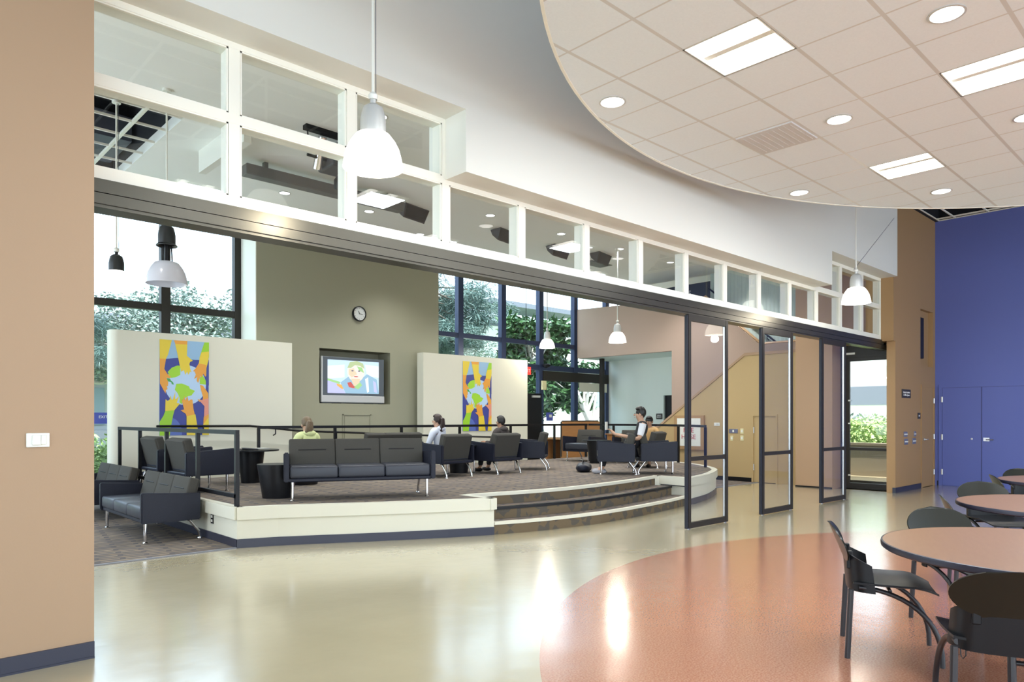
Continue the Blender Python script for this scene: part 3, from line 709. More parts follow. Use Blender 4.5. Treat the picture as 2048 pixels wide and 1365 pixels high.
a.box(2.2, 3.1, 11.6, 12.8, LH + 0.25, LH + 0.6)
tag(a.build('ceiling_duct', M_duct), 'grey duct and pipes in the black grid opening', 'duct')
# white bulkhead box hanging from the lounge ceiling, beam and stage lighting
a = MB(); a.box(3.72, 3.82, 9.0, 10.6, LH - 0.32, LH); a.box(3.40, 3.72, 9.0, 9.04, LH - 0.05, LH)
struct(a.build('trim_8', M_white), 'white ceiling fin')
a = MB(); a.rbox(4.3, 7.1, 10.30, 10.50, LH - 0.26, LH - 0.10, 0.01, 1); a.box(4.6, 4.66, 10.36, 10.44, LH - 0.10, LH); a.box(6.8, 6.86, 10.36, 10.44, LH - 0.10, LH)
tag(a.build('equipment_rail', mat('rail_grey', (0.13, 0.13, 0.13), 0.5)), 'dark grey rail hung below the lounge ceiling', 'rail')
t = thing('projector_rig', 'cluster of black stage lights and a projector hung from the lounge ceiling', 'projector', (4.75, 8.85, LH))
a = MB(); a.box(-0.35, 0.30, -0.22, -0.12, -0.06, 0.0); a.build('mounting_plate', M_black, t)
a = MB(); a.tube([(-0.05, -0.1, -0.06), (0.0, 0.15, -0.42)], 0.06, 14); a.build('light_barrel', M_chrome, t, True)
a = MB(); a.rbox(0.08, 0.52, -0.15, 0.30, -0.42, -0.14, 0.03, 2); a.build('projector_case', mat('rig_grey', (0.05, 0.05, 0.055), 0.5), t)
a = MB(); a.lathe([(0.09, 0), (0.11, 0.12), (0.07, 0.2), (0.001, 0.2)], 16, M=Matrix.Translation((0.33, 0.1, -0.66)) @ Matrix.Rotation(R(20), 4, 'X')); a.tube([(0.33, 0.1, -0.45), (0.33, 0.1, -0.30)], 0.02); a.build('spotlight', M_black, t, True)
a = MB(); a.tube([(0.52, 0.1, -0.2), (0.60, 0.1, -0.28), (0.58, 0.1, -0.4), (0.5, 0.15, -0.43)], 0.009, 6); a.tube([(-0.3, -0.15, -0.05), (-0.2, 0, -0.2), (0.1, 0, -0.2)], 0.012, 6); a.tube([(-0.2, 0.05, -0.30), (0.9, 0.0, -0.34)], 0.022, 6); a.build('cable', M_black, t, True)
a = MB(); a.tube([(0.3, 0.1, 0.0), (0.3, 0.1, -0.15)], 0.03, 8); a.build('drop_tube', M_black, t)
def speaker(x, y, rz, label):
    t = thing('ceiling_speaker', label, 'speaker', (x, y, LH), rz, 'black wedge speakers along the lounge ceiling')
    a = MB(); vs = [(-.32, -.12, 0), (.32, -.12, 0), (.32, .14, -0.02), (-.32, .14, -.02), (-.28, -.02, -.24), (.28, -.02, -.24), (.28, .12, -.12), (-.28, .12, -.12)]
    a.add(vs, [(0, 1, 2, 3), (4, 7, 6, 5), (0, 4, 5, 1), (1, 5, 6, 2), (2, 6, 7, 3), (3, 7, 4, 0)]); a.build('speaker_box', mat('speaker_black', (0.05, 0.05, 0.055), 0.6), t)
    a = MB(); a.add([(-.29, -.117, -0.02), (.29, -.117, -0.02), (.26, -.035, -.225), (-.26, -.035, -.225)], [(0, 1, 2, 3)], M=Matrix.Translation((0, -0.006, 0))); a.build('grille', M_black, t)
speaker(7.60, 10.75, R(12), 'black wedge speaker leftmost in the row, seen in the third lower pane')
speaker(9.95, 10.80, R(12), 'second black wedge speaker from the left in the row')
speaker(11.75, 10.95, R(8), 'third black wedge speaker from the left in the row')
speaker(13.0, 10.75, R(12), 'rightmost black wedge speaker in the row, next to the slotted vent')
LDL = [(5.49, 11.56), (7.13, 11.5), (8.96, 10.14), (10.94, 10.13), (12.89, 10.11), (14.91, 10.12), (16.0, 9.0)]
ords = ['first', 'second', 'third', 'fourth', 'fifth', 'sixth', 'seventh']
M_dimlamp = mat('downlight_dim', (0.8, 0.8, 0.85), 0.2, emit=(1, 0.98, 0.95), es=2.5)
for k, (x, y) in enumerate(LDL): downlight(x, y, LH, ords[k] + ' round downlight from the left in the lounge ceiling', 0.10, 170, 'lounge downlights', M_dimlamp)
for k, (x, y) in enumerate([(1.0, 7.6), (-1.2, 10.5), (5.0, 7.8), (9.5, 7.4), (13.2, 7.4), (7.2, 9.0), (11.5, 12.2), (8.8, 12.2)]):  # extra downlights added to brighten the lounge
    downlight(x, y, LH, 'extra round downlight added in the lounge ceiling to brighten the room', 0.10, 170, 'added lounge downlights', M_dimlamp)
a = MB(); a.box(13.3, 14.1, 11.3, 11.7, LH - 0.012, LH)
for k in range(4): a.box(13.35, 14.05, 11.36 + k * 0.08, 11.39 + k * 0.08, LH - 0.014, LH - 0.011, M_black)
tag(a.build('ceiling_vent', M_silver), 'slotted vent in the lounge ceiling right of the speakers', 'vent')

# ------------------------------------------------------------------ rear windows
def rear_window(nm, x0, x1, verts, trans, sill, label, m=M_bframe, skip=None, split=None):
    a = MB(); y = WB
    for x in verts: a.box(x - 0.082, x + 0.082, y, y + 0.15, 0, LH)
    for z, t_ in trans:
        a.box(x0, x1, y + 0.01, y + 0.12, z - t_ / 2, z + t_ / 2)
    a.box(x0, x1, y, y + 0.13, 0, sill); a.box(x0, x1, y, y + 0.13, LH - 0.08, LH)
    o = struct(a.build(nm, m), label)
    zs = [sill] + [z for z, _ in trans] + [LH - 0.08]
    vs = sorted(verts)
    for i in range(len(vs) - 1):
        for j in range(len(zs) - 1):
            g = MB(); g.box(vs[i] + 0.08, vs[i + 1] - 0.08, y + 0.06, y + 0.066, zs[j] + 0.02, zs[j + 1] - 0.02); g.build('pane', M_wglass, o)
    return o
rear_window('window_2', -3.0, 5.85, [-2.94, -1.5, -0.07, 1.39, 2.86, 4.40, 5.79], [(3.565, 0.13)], 0.10, 'tall dark framed windows left of the olive wall', M_frame)
rear_window('window_3', 10.32, 17.6, [10.38, 11.58, 13.09, 14.56, 16.05, 17.54], [(2.93, 0.15), (3.62, 0.12)], 0.06, 'tall dark framed windows right of the olive wall, blue glare in their colour')
a = MB(); a.box(14.6, 17.55, WB - 0.04, WB, 2.56, 2.84); struct(a.build('trim_9', M_frame), 'dark door head of the rear entrance')
a = MB(); a.box(16.56, 16.66, WB - 0.6, WB - 0.48, 0, 3.275); tag(a.build('column', M_frame), 'slim black steel column before the rear entrance', 'column')
a = MB(); a.box(16.15, 17.45, WB - 0.05, WB - 0.03, 2.28, 2.55); struct(a.build('trim_10', M_cream), 'rolled blind above the rear entrance')
d = MB(); d.box(13.93, 14.50, WB - 0.06, WB - 0.01, 0, 2.18); d5 = struct(d.build('door_6', M_black), 'solid black door in the rear windows')
d = MB(); d.box(14.10, 14.40, WB - 0.11, WB - 0.06, 2.06, 2.12); d.build('door_closer', M_silver, d5)
t = thing('exit_sign', 'red lit exit sign half hidden behind the second white partition', 'exit sign', (13.72, 14.0, 2.79))
a = MB(); a.rbox(-0.2, 0.14, -0.03, 0.03, -0.11, 0.11, 0.01, 1); a.build('sign_case', mat('exit_red', (0.5, 0.02, 0.02), 0.4, emit=(1, 0.05, 0.03), es=0.9), t)
text('lettering', 'EXIT', 0.13, M_text, (-0.03, -0.032, 0), RY, t)
a = MB(); a.tube([(-0.03, 0, 0.11), (-0.03, 0, 2.56)], 0.008, 6); a.build('hanger_rod', M_black, t)
# blue decal on the left glass
t = thing('glass_decal', 'blue band with white exit lettering on the left window glass', 'decal', (3.0, WB - 0.003, 1.47))
a = MB(); a.box(-1.4, 0.5, -0.004, 0.0, -0.10, 0.10); a.build('decal_band', mat('decal_blue', (0.07, 0.09, 0.42), 0.4), t)
text('lettering', 'EXIT', 0.07, M_text, (0.34, -0.006, 0.02), RY, t)
t = thing('notice', 'small blue notice on the glass beside the black rear door', 'notice', (14.95, WB + 0.059, 1.52))
a = MB(); a.box(-0.14, 0.14, -0.006, 0, -0.12, 0.12); a.build('notice_board', mat('decal_blue', (0.07, 0.09, 0.42), 0.4), t)
a = MB(); a.box(-0.02, 0.09, -0.008, -0.006, -0.02, 0.06); a.build('notice_paper', M_wplast, t)
t = thing('door_sensor', 'small ivory alarm box on the window mullion above the rear door', 'alarm box', (14.6, WB - 0.02, 2.42))
a = MB(); a.rbox(-0.09, 0.09, -0.06, 0, -0.13, 0.13, 0.01, 1); a.build('alarm_case', M_yplast, t)
a = MB(); a.lathe([(0.0005, -0.02), (0.10, 0.02), (0.12, 0.08), (0.09, 0.1)], 18, M=Matrix.Translation((14.62, WB - 0.14, 2.93))); a.tube([(14.62, WB - 0.14, 2.98), (14.62, WB, 3.02)], 0.02)
tag(a.build('security_camera', M_black), 'small dark dome camera on the rear window frame', 'camera')

# ------------------------------------------------------------------ white partitions with banners
BC = {'y': (0.78, 0.60, 0.05), 'o': (0.80, 0.36, 0.05), 'g': (0.32, 0.62, 0.03), 'lb': (0.30, 0.50, 0.72), 'db': (0.045, 0.06, 0.30), 'mb': (0.10, 0.16, 0.50), 'sky': (0.48, 0.66, 0.90), 'gl': (0.36, 0.68, 0.04), 'pk': (0.75, 0.30, 0.22), 'dg': (0.06, 0.38, 0.10)}
def cm(k): return mat('banner_' + k, BC[k], 0.45)
def el(cx, cy, rx, ry, n=28): return [(cx + rx * math.cos(2 * math.pi * i / n), cy + ry * math.sin(2 * math.pi * i / n)) for i in range(n)]
BAN = [('lb', [(113, 105), (740, 158), (740, 360), (113, 360)]), ('db', [(110, 330), (190, 355), (330, 345), (560, 375), (740, 380), (730, 700), (105, 700)]),
 ('db', [(105, 650), (725, 650), (718, 1325), (90, 1325)]),
 ('mb', el(230, 1290, 140, 195)), ('sky', el(430, 690, 262, 252)), ('gl', [(205, 520), (260, 465), (330, 440), (365, 445), (362, 560), (300, 590), (240, 595)]),
 ('gl', [(610, 600), (650, 570), (690, 640), (690, 690), (610, 680)]), ('gl', [(310, 670), (380, 668), (470, 705), (480, 735), (545, 765), (500, 820), (455, 830), (400, 860), (370, 930), (345, 900), (350, 850), (325, 790), (290, 745)]),
 ('dg', [(190, 595), (235, 605), (240, 625), (270, 650), (280, 680), (255, 675), (245, 645), (195, 635)]),
 # arms and hands
 ('y', [(113, 105), (265, 120), (215, 300), (185, 360), (110, 360)]), ('o', [(110, 350), (188, 355), (165, 480), (200, 540), (245, 585), (222, 600), (190, 590), (210, 650), (205, 700), (190, 690), (200, 735), (180, 745), (175, 790), (150, 745), (108, 660)]),
 ('o', [(290, 122), (460, 135), (455, 200), (315, 190)]), ('y', [(305, 170), (457, 180), (450, 320), (525, 385), (490, 398), (480, 425), (490, 490), (505, 530), (485, 520), (465, 560), (448, 520), (425, 560), (408, 500), (375, 520), (355, 430), (330, 290)]),
 ('g', [(680, 155), (740, 158), (738, 350), (610, 350)]), ('y', [(640, 280), (738, 270), (730, 380), (700, 480), (695, 580), (660, 545), (600, 430), (615, 340)]), ('o', [(600, 420), (700, 440), (690, 590), (675, 580), (660, 550), (630, 600), (620, 575), (590, 665), (570, 640), (575, 590), (535, 615), (560, 560), (545, 520), (522, 515), (560, 480)]),
 ('o', [(610, 690), (650, 700), (718, 800), (720, 900), (660, 900), (640, 890), (600, 905), (575, 870), (640, 885), (650, 850), (625, 760)]), ('pk', [(600, 890), (722, 860), (718, 1100), (650, 1180), (665, 960)]), ('o', [(652, 1100), (720, 1060), (718, 1150), (645, 1200)]), ('y', [(718, 1100), (718, 1325), (628, 1325), (645, 1190)]),
 ('y', [(172, 860), (195, 880), (220, 870), (235, 815), (245, 870), (262, 868), (295, 770), (290, 855), (300, 862), (340, 820), (310, 910), (350, 920), (280, 1000), (260, 1070), (160, 1080), (165, 1000)]), ('g', [(165, 1010), (275, 1000), (225, 1240), (215, 1325), (90, 1325), (95, 1140), (140, 1070)]),
 ('o', [(370, 860), (395, 880), (405, 825), (420, 880), (445, 830), (460, 890), (490, 870), (510, 875), (520, 990), (540, 1080), (435, 1100), (420, 1050), (355, 1005), (400, 995), (385, 930)]), ('y', [(430, 1080), (545, 1060), (582, 1325), (427, 1325)])]
def banner(parent, w_, h_, x, z, y):
    a = MB(); a.box(x, x + w_, y - 0.006, y, z, z + h_); a.build('banner_cloth', cm('lb'), parent)
    a = MB(); Yp = y - 0.0065
    for k, (c, pl) in enumerate(BAN):
        pts = []
        for (px, py) in pl:
            xl = 113 + (90 - 113) * (py - 105) / 1210; xr = 740 + (718 - 740) * (py - 158) / 1167
            u = min(1, max(0, (px - xl) / (xr - xl))); v = min(1, max(0, (py - 105 - 53 * u) / (1210 - 43 * u)))
            pts.append((x + u * w_, Yp - k * 0.0004, z + h_ * (1 - v)))
        a.add(pts, [tuple(range(len(pts)))], cm(c))
    # split concave outlines so they fill correctly
    me = bpy.data.meshes.new('printed_hands'); me.from_pydata(a.v, [], a.f)
    for m_ in a.mats: me.materials.append(m_)
    me.polygons.foreach_set('material_index', a.m)
    bm = bmesh.new(); bm.from_mesh(me); bmesh.ops.triangulate(bm, faces=bm.faces[:], ngon_method='EAR_CLIP'); bm.to_mesh(me); bm.free()
    o = bpy.data.objects.new('printed_hands', me); C.objects.link(o); o.parent = parent
def partition(x0, x1, h, bx0, bx1, label, blabel):
    t = thing('partition', label, 'partition', (0, 0, 0))
    a = MB(); pl = arc(x0 + 0.08, 13.15 + 0.12, 0.12, R(180), R(270), 6) if 'rounded' in label else [(x0, 13.15)]
    if 'rounded' in label: pl = [(x0, 13.39)] + [(x0 + 0.12 - 0.12 * math.cos(R(q)), 13.27 - 0.12 * math.sin(R(q))) for q in range(0, 91, 15)] + [(x1, 13.15), (x1, 13.39)]
    else: pl = [(x0, 13.39), (x0, 13.15), (x1, 13.15), (x1, 13.39)]
    a.prism(pl, 0.0, h, M_cream); a.build('wall_panel', M_cream, t, 'rounded' in label)
    a = MB(); a.box(x0 + 0.1, x1, 13.14, 13.15, PL, PL + 0.1); a.build('baseboard', M_base, t)
    t2 = thing('banner', blabel, 'banner', (0, 0, 0), 0, 'banners of hands around a globe')
    banner(t2, bx1 - bx0, 1.68, bx0, 1.165, 13.148)
partition(3.20, 6.40, 2.955, 3.95, 4.79, 'free standing cream partition with rounded left end, left of the television', 'bright banner of hands reaching to a globe on the left partition')
partition(9.58, 12.91, 2.975, 10.73, 11.65, 'free standing cream partition right of the television', 'bright banner of hands reaching to a globe on the right partition')

# ------------------------------------------------------------------ television, clock, panel on the olive wall
t = thing('television', 'wide rear projection television with silver base in the olive wall niche', 'television', (8.02, 13.62, 1.792))
a = MB(); a.rbox(-0.76, 0.77, -0.07, 0.02, 0.0, 0.99, 0.012, 2); a.rbox(-0.6, 0.6, 0.02, 0.36, 0.04, 0.8, 0.05, 2); a.build('television_case', mat('tv_grey', (0.10, 0.12, 0.14), 0.35), t)
a = MB(); a.rbox(-0.76, 0.77, -0.085, -0.07, 0.02, 0.165, 0.006, 1); a.rbox(-0.775, -0.745, -0.085, -0.02, 0.02, 0.99, 0.006, 1); a.build('silver_trim', M_silver, t)
a = MB(); a.box(-0.5, -0.3, -0.06, 0.0, -0.005, 0.0); a.box(0.3, 0.5, -0.06, 0.0, -0.005, 0.0); a.build('foot', M_black, t)
scr = MB(); Y = -0.0705
TVC = {'bg': (0.55, 0.72, 0.92), 'wh': (0.80, 0.88, 0.98), 'sk': (0.72, 0.60, 0.42), 'gn': (0.35, 0.62, 0.25), 'hr': (0.45, 0.55, 0.30), 'rd': (0.55, 0.12, 0.10), 'sh': (0.30, 0.48, 0.62), 'or': (0.75, 0.42, 0.10), 'lv': (0.50, 0.52, 0.88), 'fc': (0.78, 0.72, 0.66), 'dk': (0.16, 0.14, 0.22)}
def tm(k): return mat('picture_' + k, (0, 0, 0), 0.3, emit=TVC[k], es=1.0)
def tp(k, pts, n=0):      # picture coordinates 0..100 wide, 0..62 high
    scr.add([(-0.63 + 1.26 * px / 100, Y - 0.0006 * n, 0.215 + 0.71 * (1 - py / 62)) for px, py in pts], [tuple(range(len(pts)))], tm(k))
tp('bg', [(0, 0), (100, 0), (100, 62), (0, 62)], 0); tp('wh', [(0, 12), (32, 8), (32, 32), (0, 36)], 1); tp('wh', [(72, 6), (100, 8), (100, 30), (76, 28)], 1)
tp('lv', [(0, 34), (20, 40), (34, 62), (0, 62)], 1); tp('gn', [(0, 35), (24, 41), (22, 45), (0, 39)], 2); tp('or', [(16, 44), (26, 46), (32, 54), (26, 54), (18, 48)], 2)
tp('sh', [(24, 42), (40, 30), (62, 36), (76, 24), (96, 34), (100, 62), (34, 62)], 3); tp('fc', el(54, 20, 17, 20, 24), 4); tp('hr', [(37, 14), (42, 3), (56, 0), (68, 4), (71, 14), (62, 9), (52, 8), (44, 14)], 5)
tp('gn', [(56, 10), (66, 12), (70, 22), (60, 18)], 6); tp('sk', [(40, 16), (50, 14), (54, 26), (46, 32), (40, 26)], 6); tp('sk', [(44, 34), (62, 34), (60, 46), (50, 48)], 5); tp('rd', [(37, 42), (44, 40), (50, 48), (62, 46), (60, 52), (48, 52), (40, 50)], 7)
tp('gn', [(50, 50), (62, 40), (66, 46), (58, 54)], 8); tp('wh', [(78, 30), (80, 58), (76, 60), (72, 34)], 8); tp('lv', [(88, 36), (94, 40), (96, 60), (90, 58)], 8); tp('dk', el(47, 19, 2.4, 1.3, 10), 9); tp('dk', el(60, 19, 2.4, 1.3, 10), 9); tp('rd', el(54, 30, 4.5, 1.2, 12), 9); tp('sk', [(53, 19), (56, 26), (51, 26)], 8)
scr.build('screen', None, t)
t = thing('wall_clock', 'round white wall clock with black rim on the olive wall', 'clock', (8.14, 13.55, 3.75))
M0 = Matrix.Rotation(R(90), 4, 'X')
a = MB(); a.lathe([(0.0005, 0), (0.165, 0), (0.165, 0.045), (0.145, 0.05), (0.145, 0.03), (0.0005, 0.03)], 36, M=M0); a.build('clock_case', M_black, t, True)
a = MB(); a.lathe([(0.146, 0.031), (0.0005, 0.031)], 36, M=M0); a.build('clock_face', mat('clock_white', (0.7, 0.73, 0.72), 0.4), t)
for nm, ang, ln, wd_ in (('hour_hand', 22, 0.06, 0.010), ('minute_hand', -97, 0.09, 0.008)):
    a = MB(); a.box(-wd_ / 2, wd_ / 2, -0.038, -0.034, -0.01, ln, M=Matrix.Rotation(R(-ang), 4, 'Y')); a.build(nm, M_black, t)
for k in range(1, 13):
    an = R(30 * k); text('numeral', str(k), 0.032, M_black, (0.118 * math.sin(an), -0.033, 0.118 * math.cos(an)), RY, t, 0.0005)
a = MB()
for q in ((7.74, 7.765, 0.7, 1.56), (8.42, 8.445, 0.7, 1.56), (7.74, 8.445, 1.535, 1.56)): a.box(q[0], q[1], 13.534, 13.549, q[2], q[3])
a.box(7.79, 8.395, 13.539, 13.549, 0.7, 1.51)
tag(a.build('access_panel', M_olive), 'olive painted access panel below the television', 'access panel')

# ------------------------------------------------------------------ raised platform
pc, pr = (8.03, 14.2), 7.83
def ringpt(deg, r=pr): return (pc[0] + r * math.cos(R(deg)), pc[1] + r * math.sin(R(deg)))
def deg_of(x, y): return math.degrees(math.atan2(y - pc[1], x - pc[0]))
front = [(3.20, 7.93), (3.62, 7.78), (4.04, 7.56), (4.45, 7.33), (4.86, 7.12), (5.38, 6.87), (5.93, 6.64)]
fr2 = [(6.3, 6.53), (6.74, 6.44), (7.2, 6.38), (7.67, 6.35), (8.3, 6.38), (9.0, 6.46), (9.7, 6.56), (10.38, 6.70)]
right = [(10.44, 6.68), (10.9, 6.79), (11.3, 6.90), (11.7, 7.05), (12.1, 7.22), (12.5, 7.42), (12.85, 7.68), (13.2, 8.0), (13.6, 8.5), (13.95, 9.1), (14.2, 9.9), (14.3, 10.8), (14.3, 12.25)]
def offset(pts, d):
    out = []
    for i, p in enumerate(pts):
        q0, q1 = pts[max(0, i - 1)], pts[min(len(pts) - 1, i + 1)]
        tx, ty = q1[0] - q0[0], q1[1] - q0[1]; l = math.hypot(tx, ty); out.append((p[0] - ty / l * d, p[1] + tx / l * d))
    return out
inner = offset(fr2, 0.60)        # platform edge behind the steps
plt = thing('platform', 'raised carpeted platform with cream fascia, dark baseboard and curved front', 'platform')
body = front + [(5.93, 7.22)] + [p for p in inner if p[0] > 6.0 and p[0] < 10.3] + [(10.38, 7.24)] + right + [(3.20, 12.25)]
a = MB(); a.prism(body, 0.0, PL - 0.004); a.build('platform_body', M_plat, plt)
a = MB(); inn = offset(front, 0.075)
cb = [(3.28, 8.0)] + inn[1:] + [(5.86, 7.22), (5.93, 7.29)] + [(x, y + 0.05) for x, y in inner if 6.0 < x < 10.3] + [(10.45, 7.29)] + offset(right, 0.075) + [(14.22, 12.25), (3.28, 12.25)]
a.prism(cb, PL - 0.004, PL + 0.004); a.build('carpet_top', M_carpet, plt)
def band(pts, o0, o1, z0, z1, nm, m):      # strip following the outline
    p, q = offset(pts, o0), offset(pts, o1); a = MB()
    for i in range(len(pts) - 1):
        vs = [(*p[i], z0), (*p[i + 1], z0), (*q[i + 1], z0), (*q[i], z0), (*p[i], z1), (*p[i + 1], z1), (*q[i + 1], z1), (*q[i], z1)]
        a.add(vs, [(0, 3, 2, 1), (4, 5, 6, 7), (0, 1, 5, 4), (1, 2, 6, 5), (2, 3, 7, 6), (3, 0, 4, 7)])
    return a
def boxes_on(a, *bx):
    for q in bx: a.box(*q)
    return a
a = band(front, -0.03, 0.08, PL - 0.135, PL + 0.006, 'x', M_plat); boxes_on(a, (3.17, 3.28, 7.93, 12.25, PL - 0.135, PL + 0.006), (5.86, 5.96, 6.62, 7.25, PL - 0.135, PL + 0.006)); a.build('cap_band', M_plat, plt)
a = band(right, -0.03, 0.08, PL - 0.135, PL + 0.006, 'x', M_plat); boxes_on(a, (10.35, 10.46, 6.66, 7.28, PL - 0.135, PL + 0.006)); a.build('cap_band', M_plat, plt)
a = band(front, -0.012, 0.0, 0.0, 0.10, 'x', M_base); boxes_on(a, (3.188, 3.20, 7.93, 12.25, 0, 0.10)); a.build('baseboard', M_base, plt)
a = band(right, -0.012, 0.0, 0.0, 0.10, 'x', M_base); boxes_on(a, (10.368, 10.38, 6.69, 7.24, 0.303, 0.40)); a.build('baseboard', M_base, plt)
s1, s2 = offset(fr2, 0.29), inner
def step(pf, pb, z, nm, nose):
    pf = [(5.94, pf[0][1] + (0.12))] + pf; pb = [(5.94, pb[0][1] + 0.10)] + [q for q in pb]
    pl = pf + pb[::-1]
    st = MB(); st.prism(pl, 0.0 if z < 0.2 else 0.14, z - 0.002); o = st.build(nm, M_riser, plt)
    tr = MB(); tr.prism(pl, z - 0.002, z + 0.002); tr.build('tread', M_carpet, o)
    q = offset(pf, 0.055); nz = MB(); q0 = offset(pf, -0.012)
    for i in range(len(pf) - 1):
        vs = [(*q0[i], z - 0.03), (*q0[i + 1], z - 0.03), (*q[i + 1], z - 0.03), (*q[i], z - 0.03), (*q0[i], z + 0.006), (*q0[i + 1], z + 0.006), (*q[i + 1], z + 0.006), (*q[i], z + 0.006)]
        nz.add(vs, [(0, 3, 2, 1), (4, 5, 6, 7), (0, 1, 5, 4), (1, 2, 6, 5), (2, 3, 7, 6), (3, 0, 4, 7)])
    nz.build('nosing', nose, o)
step(fr2, offset(fr2, 0.60), 0.152, 'step', M_plat)
step(s1, offset(fr2, 0.60), 0.303, 'step', M_black)
a = MB(); ins = [p for p in inner if p[0] > 6.0 and p[0] < 10.3]; ins = [(5.94, ins[0][1] + 0.06)] + ins + [(10.38, ins[-1][1] + 0.05)]
rs = MB()
for i in range(len(ins) - 1):
    p, q = ins[i], ins[i + 1]
    rs.add([(p[0], p[1] - 0.006, 0.30), (q[0], q[1] - 0.006, 0.30), (q[0], q[1] - 0.006, PL - 0.03), (p[0], p[1] - 0.006, PL - 0.03), (p[0], p[1] + 0.004, 0.30), (q[0], q[1] + 0.004, 0.30), (q[0], q[1] + 0.004, PL - 0.03), (p[0], p[1] + 0.004, PL - 0.03)], [(0, 1, 2, 3), (7, 6, 5, 4), (0, 4, 5, 1), (3, 2, 6, 7)])
    a.add([(p[0], p[1] - 0.018, PL - 0.035), (q[0], q[1] - 0.018, PL - 0.035), (q[0], q[1] + 0.06, PL - 0.035), (p[0], p[1] + 0.06, PL - 0.035), (p[0], p[1] - 0.018, PL + 0.008), (q[0], q[1] - 0.018, PL + 0.008), (q[0], q[1] + 0.06, PL + 0.008), (p[0], p[1] + 0.06, PL + 0.008)], [(0, 3, 2, 1), (4, 5, 6, 7), (0, 1, 5, 4), (2, 3, 7, 6), (1, 2, 6, 5), (3, 0, 4, 7)])
a.build('nosing', M_plat, plt, label='cream nosing at the platform edge'); rs.build('riser', M_riser, plt)
a = MB(); a.rbox(3.192, 3.200, 8.62, 8.70, 0.20, 0.32, 0.002, 1); a.build('power_outlet', M_black, plt)
for z in (0.235, 0.285):
    a = MB(); a.box(3.188, 3.193, 8.64, 8.68, z - 0.015, z + 0.015); a.build('socket', M_wplast, plt)
# ramp behind the platform
a = MB(); vs = [(3.2, 12.26, 0), (12.6, 12.26, 0), (12.6, 13.14, 0), (3.2, 13.14, 0), (3.2, 12.26, PL), (12.6, 12.26, 0.03), (12.6, 13.14, 0.03), (3.2, 13.14, PL)]
a.add(vs, [(0, 3, 2, 1), (4, 5, 6, 7), (0, 1, 5, 4), (1, 2, 6, 5), (2, 3, 7, 6), (3, 0, 4, 7)])
tag(a.build('ramp', M_carpet), 'carpeted ramp sloping down behind the platform railing', 'ramp')

# ------------------------------------------------------------------ railings
RT = 1.33
def railing(name, label, pts, posts, z=PL, low=False, grp=None, fs=0.045):
    t = thing(name, label, 'railing', (pts[0][0], pts[0][1], z)); ox, oy = pts[0]
    P = [(x - ox, y - oy, RT - z) for x, y in pts]
    def bar(P, z0, z1, nm):
        p2 = [(x, y) for x, y, _ in P]; a = MB(); u, v = offset(p2, -fs / 2), offset(p2, fs / 2)
        for i in range(len(p2) - 1):
            vs = [(*u[i], z0), (*u[i + 1], z0), (*v[i + 1], z0), (*v[i], z0), (*u[i], z1), (*u[i + 1], z1), (*v[i + 1], z1), (*v[i], z1)]
            a.add(vs, [(0, 3, 2, 1), (4, 5, 6, 7), (0, 1, 5, 4), (1, 2, 6, 5), (2, 3, 7, 6), (3, 0, 4, 7)])
        a.build(nm, M_black, t)
    bar(P, RT - z - 0.05, RT - z, 'top_rail')
    if low: bar(P, 0.10, 0.145, 'bottom_rail')
    for x, y in posts:
        a = MB(); a.box(x - ox - fs / 2, x - ox + fs / 2, y - oy - fs / 2, y - oy + fs / 2, 0.008, RT - z - 0.049); a.build('post', M_black, t)
    return t
railing('railing', 'black steel railing along the left edge of the platform', [(3.235, 8.0), (3.235, 12.80)], [(3.235, 8.02), (3.235, 9.25), (3.235, 10.45), (3.235, 11.68), (3.235, 12.77)], low=True)
railing('railing', 'long black railing along the back of the platform', [(5.28, 12.18), (14.15, 12.18)], [(5.30, 12.18), (6.80, 12.18), (8.32, 12.18), (9.86, 12.18), (11.4, 12.18), (12.9, 12.18), (14.1, 12.18)])
rr = [(12.80, 7.84), (13.1, 8.12), (13.48, 8.6), (13.80, 9.15), (14.06, 9.9), (14.15, 10.8), (14.15, 12.12)]
railing('railing', 'black railing curving along the right back edge of the platform', rr, [rr[0], rr[3], (14.10, 10.3), (14.15, 11.3)])
t = thing('handrail', 'thin black sloping ramp handrail behind the back railing', 'handrail', (3.9, 13.02, 0))
a = MB(); a.tube([(0.0, 0.1, 1.33), (0.1, 0.02, 1.33), (1.6, 0, 1.325), (2.6, 0, 1.22), (4.0, 0, 1.16), (4.1, 0, 1.15), (5.2, 0, 1.10), (8.4, 0, 0.98)], 0.021, 8); a.build('rail', M_black, t, True)
for x, z, rz_ in ((0.75, 1.33, 0), (2.1, 1.27, 0), (6.4, 1.055, 0), (7.9, 1.0, 0)):
    a = MB(); a.tube([(x, 0.0, z - 0.01), (x, 0.0, z - 0.10), (x, 0.10, z - 0.13)], 0.012, 6); a.build('bracket', M_black, t)
for x, z in ((3.4, 1.19), (4.5, 1.13)):
    a = MB(); a.tube([(x, 0, z), (x, 0, 0.27)], 0.018, 8); a.build('post', M_black, t)

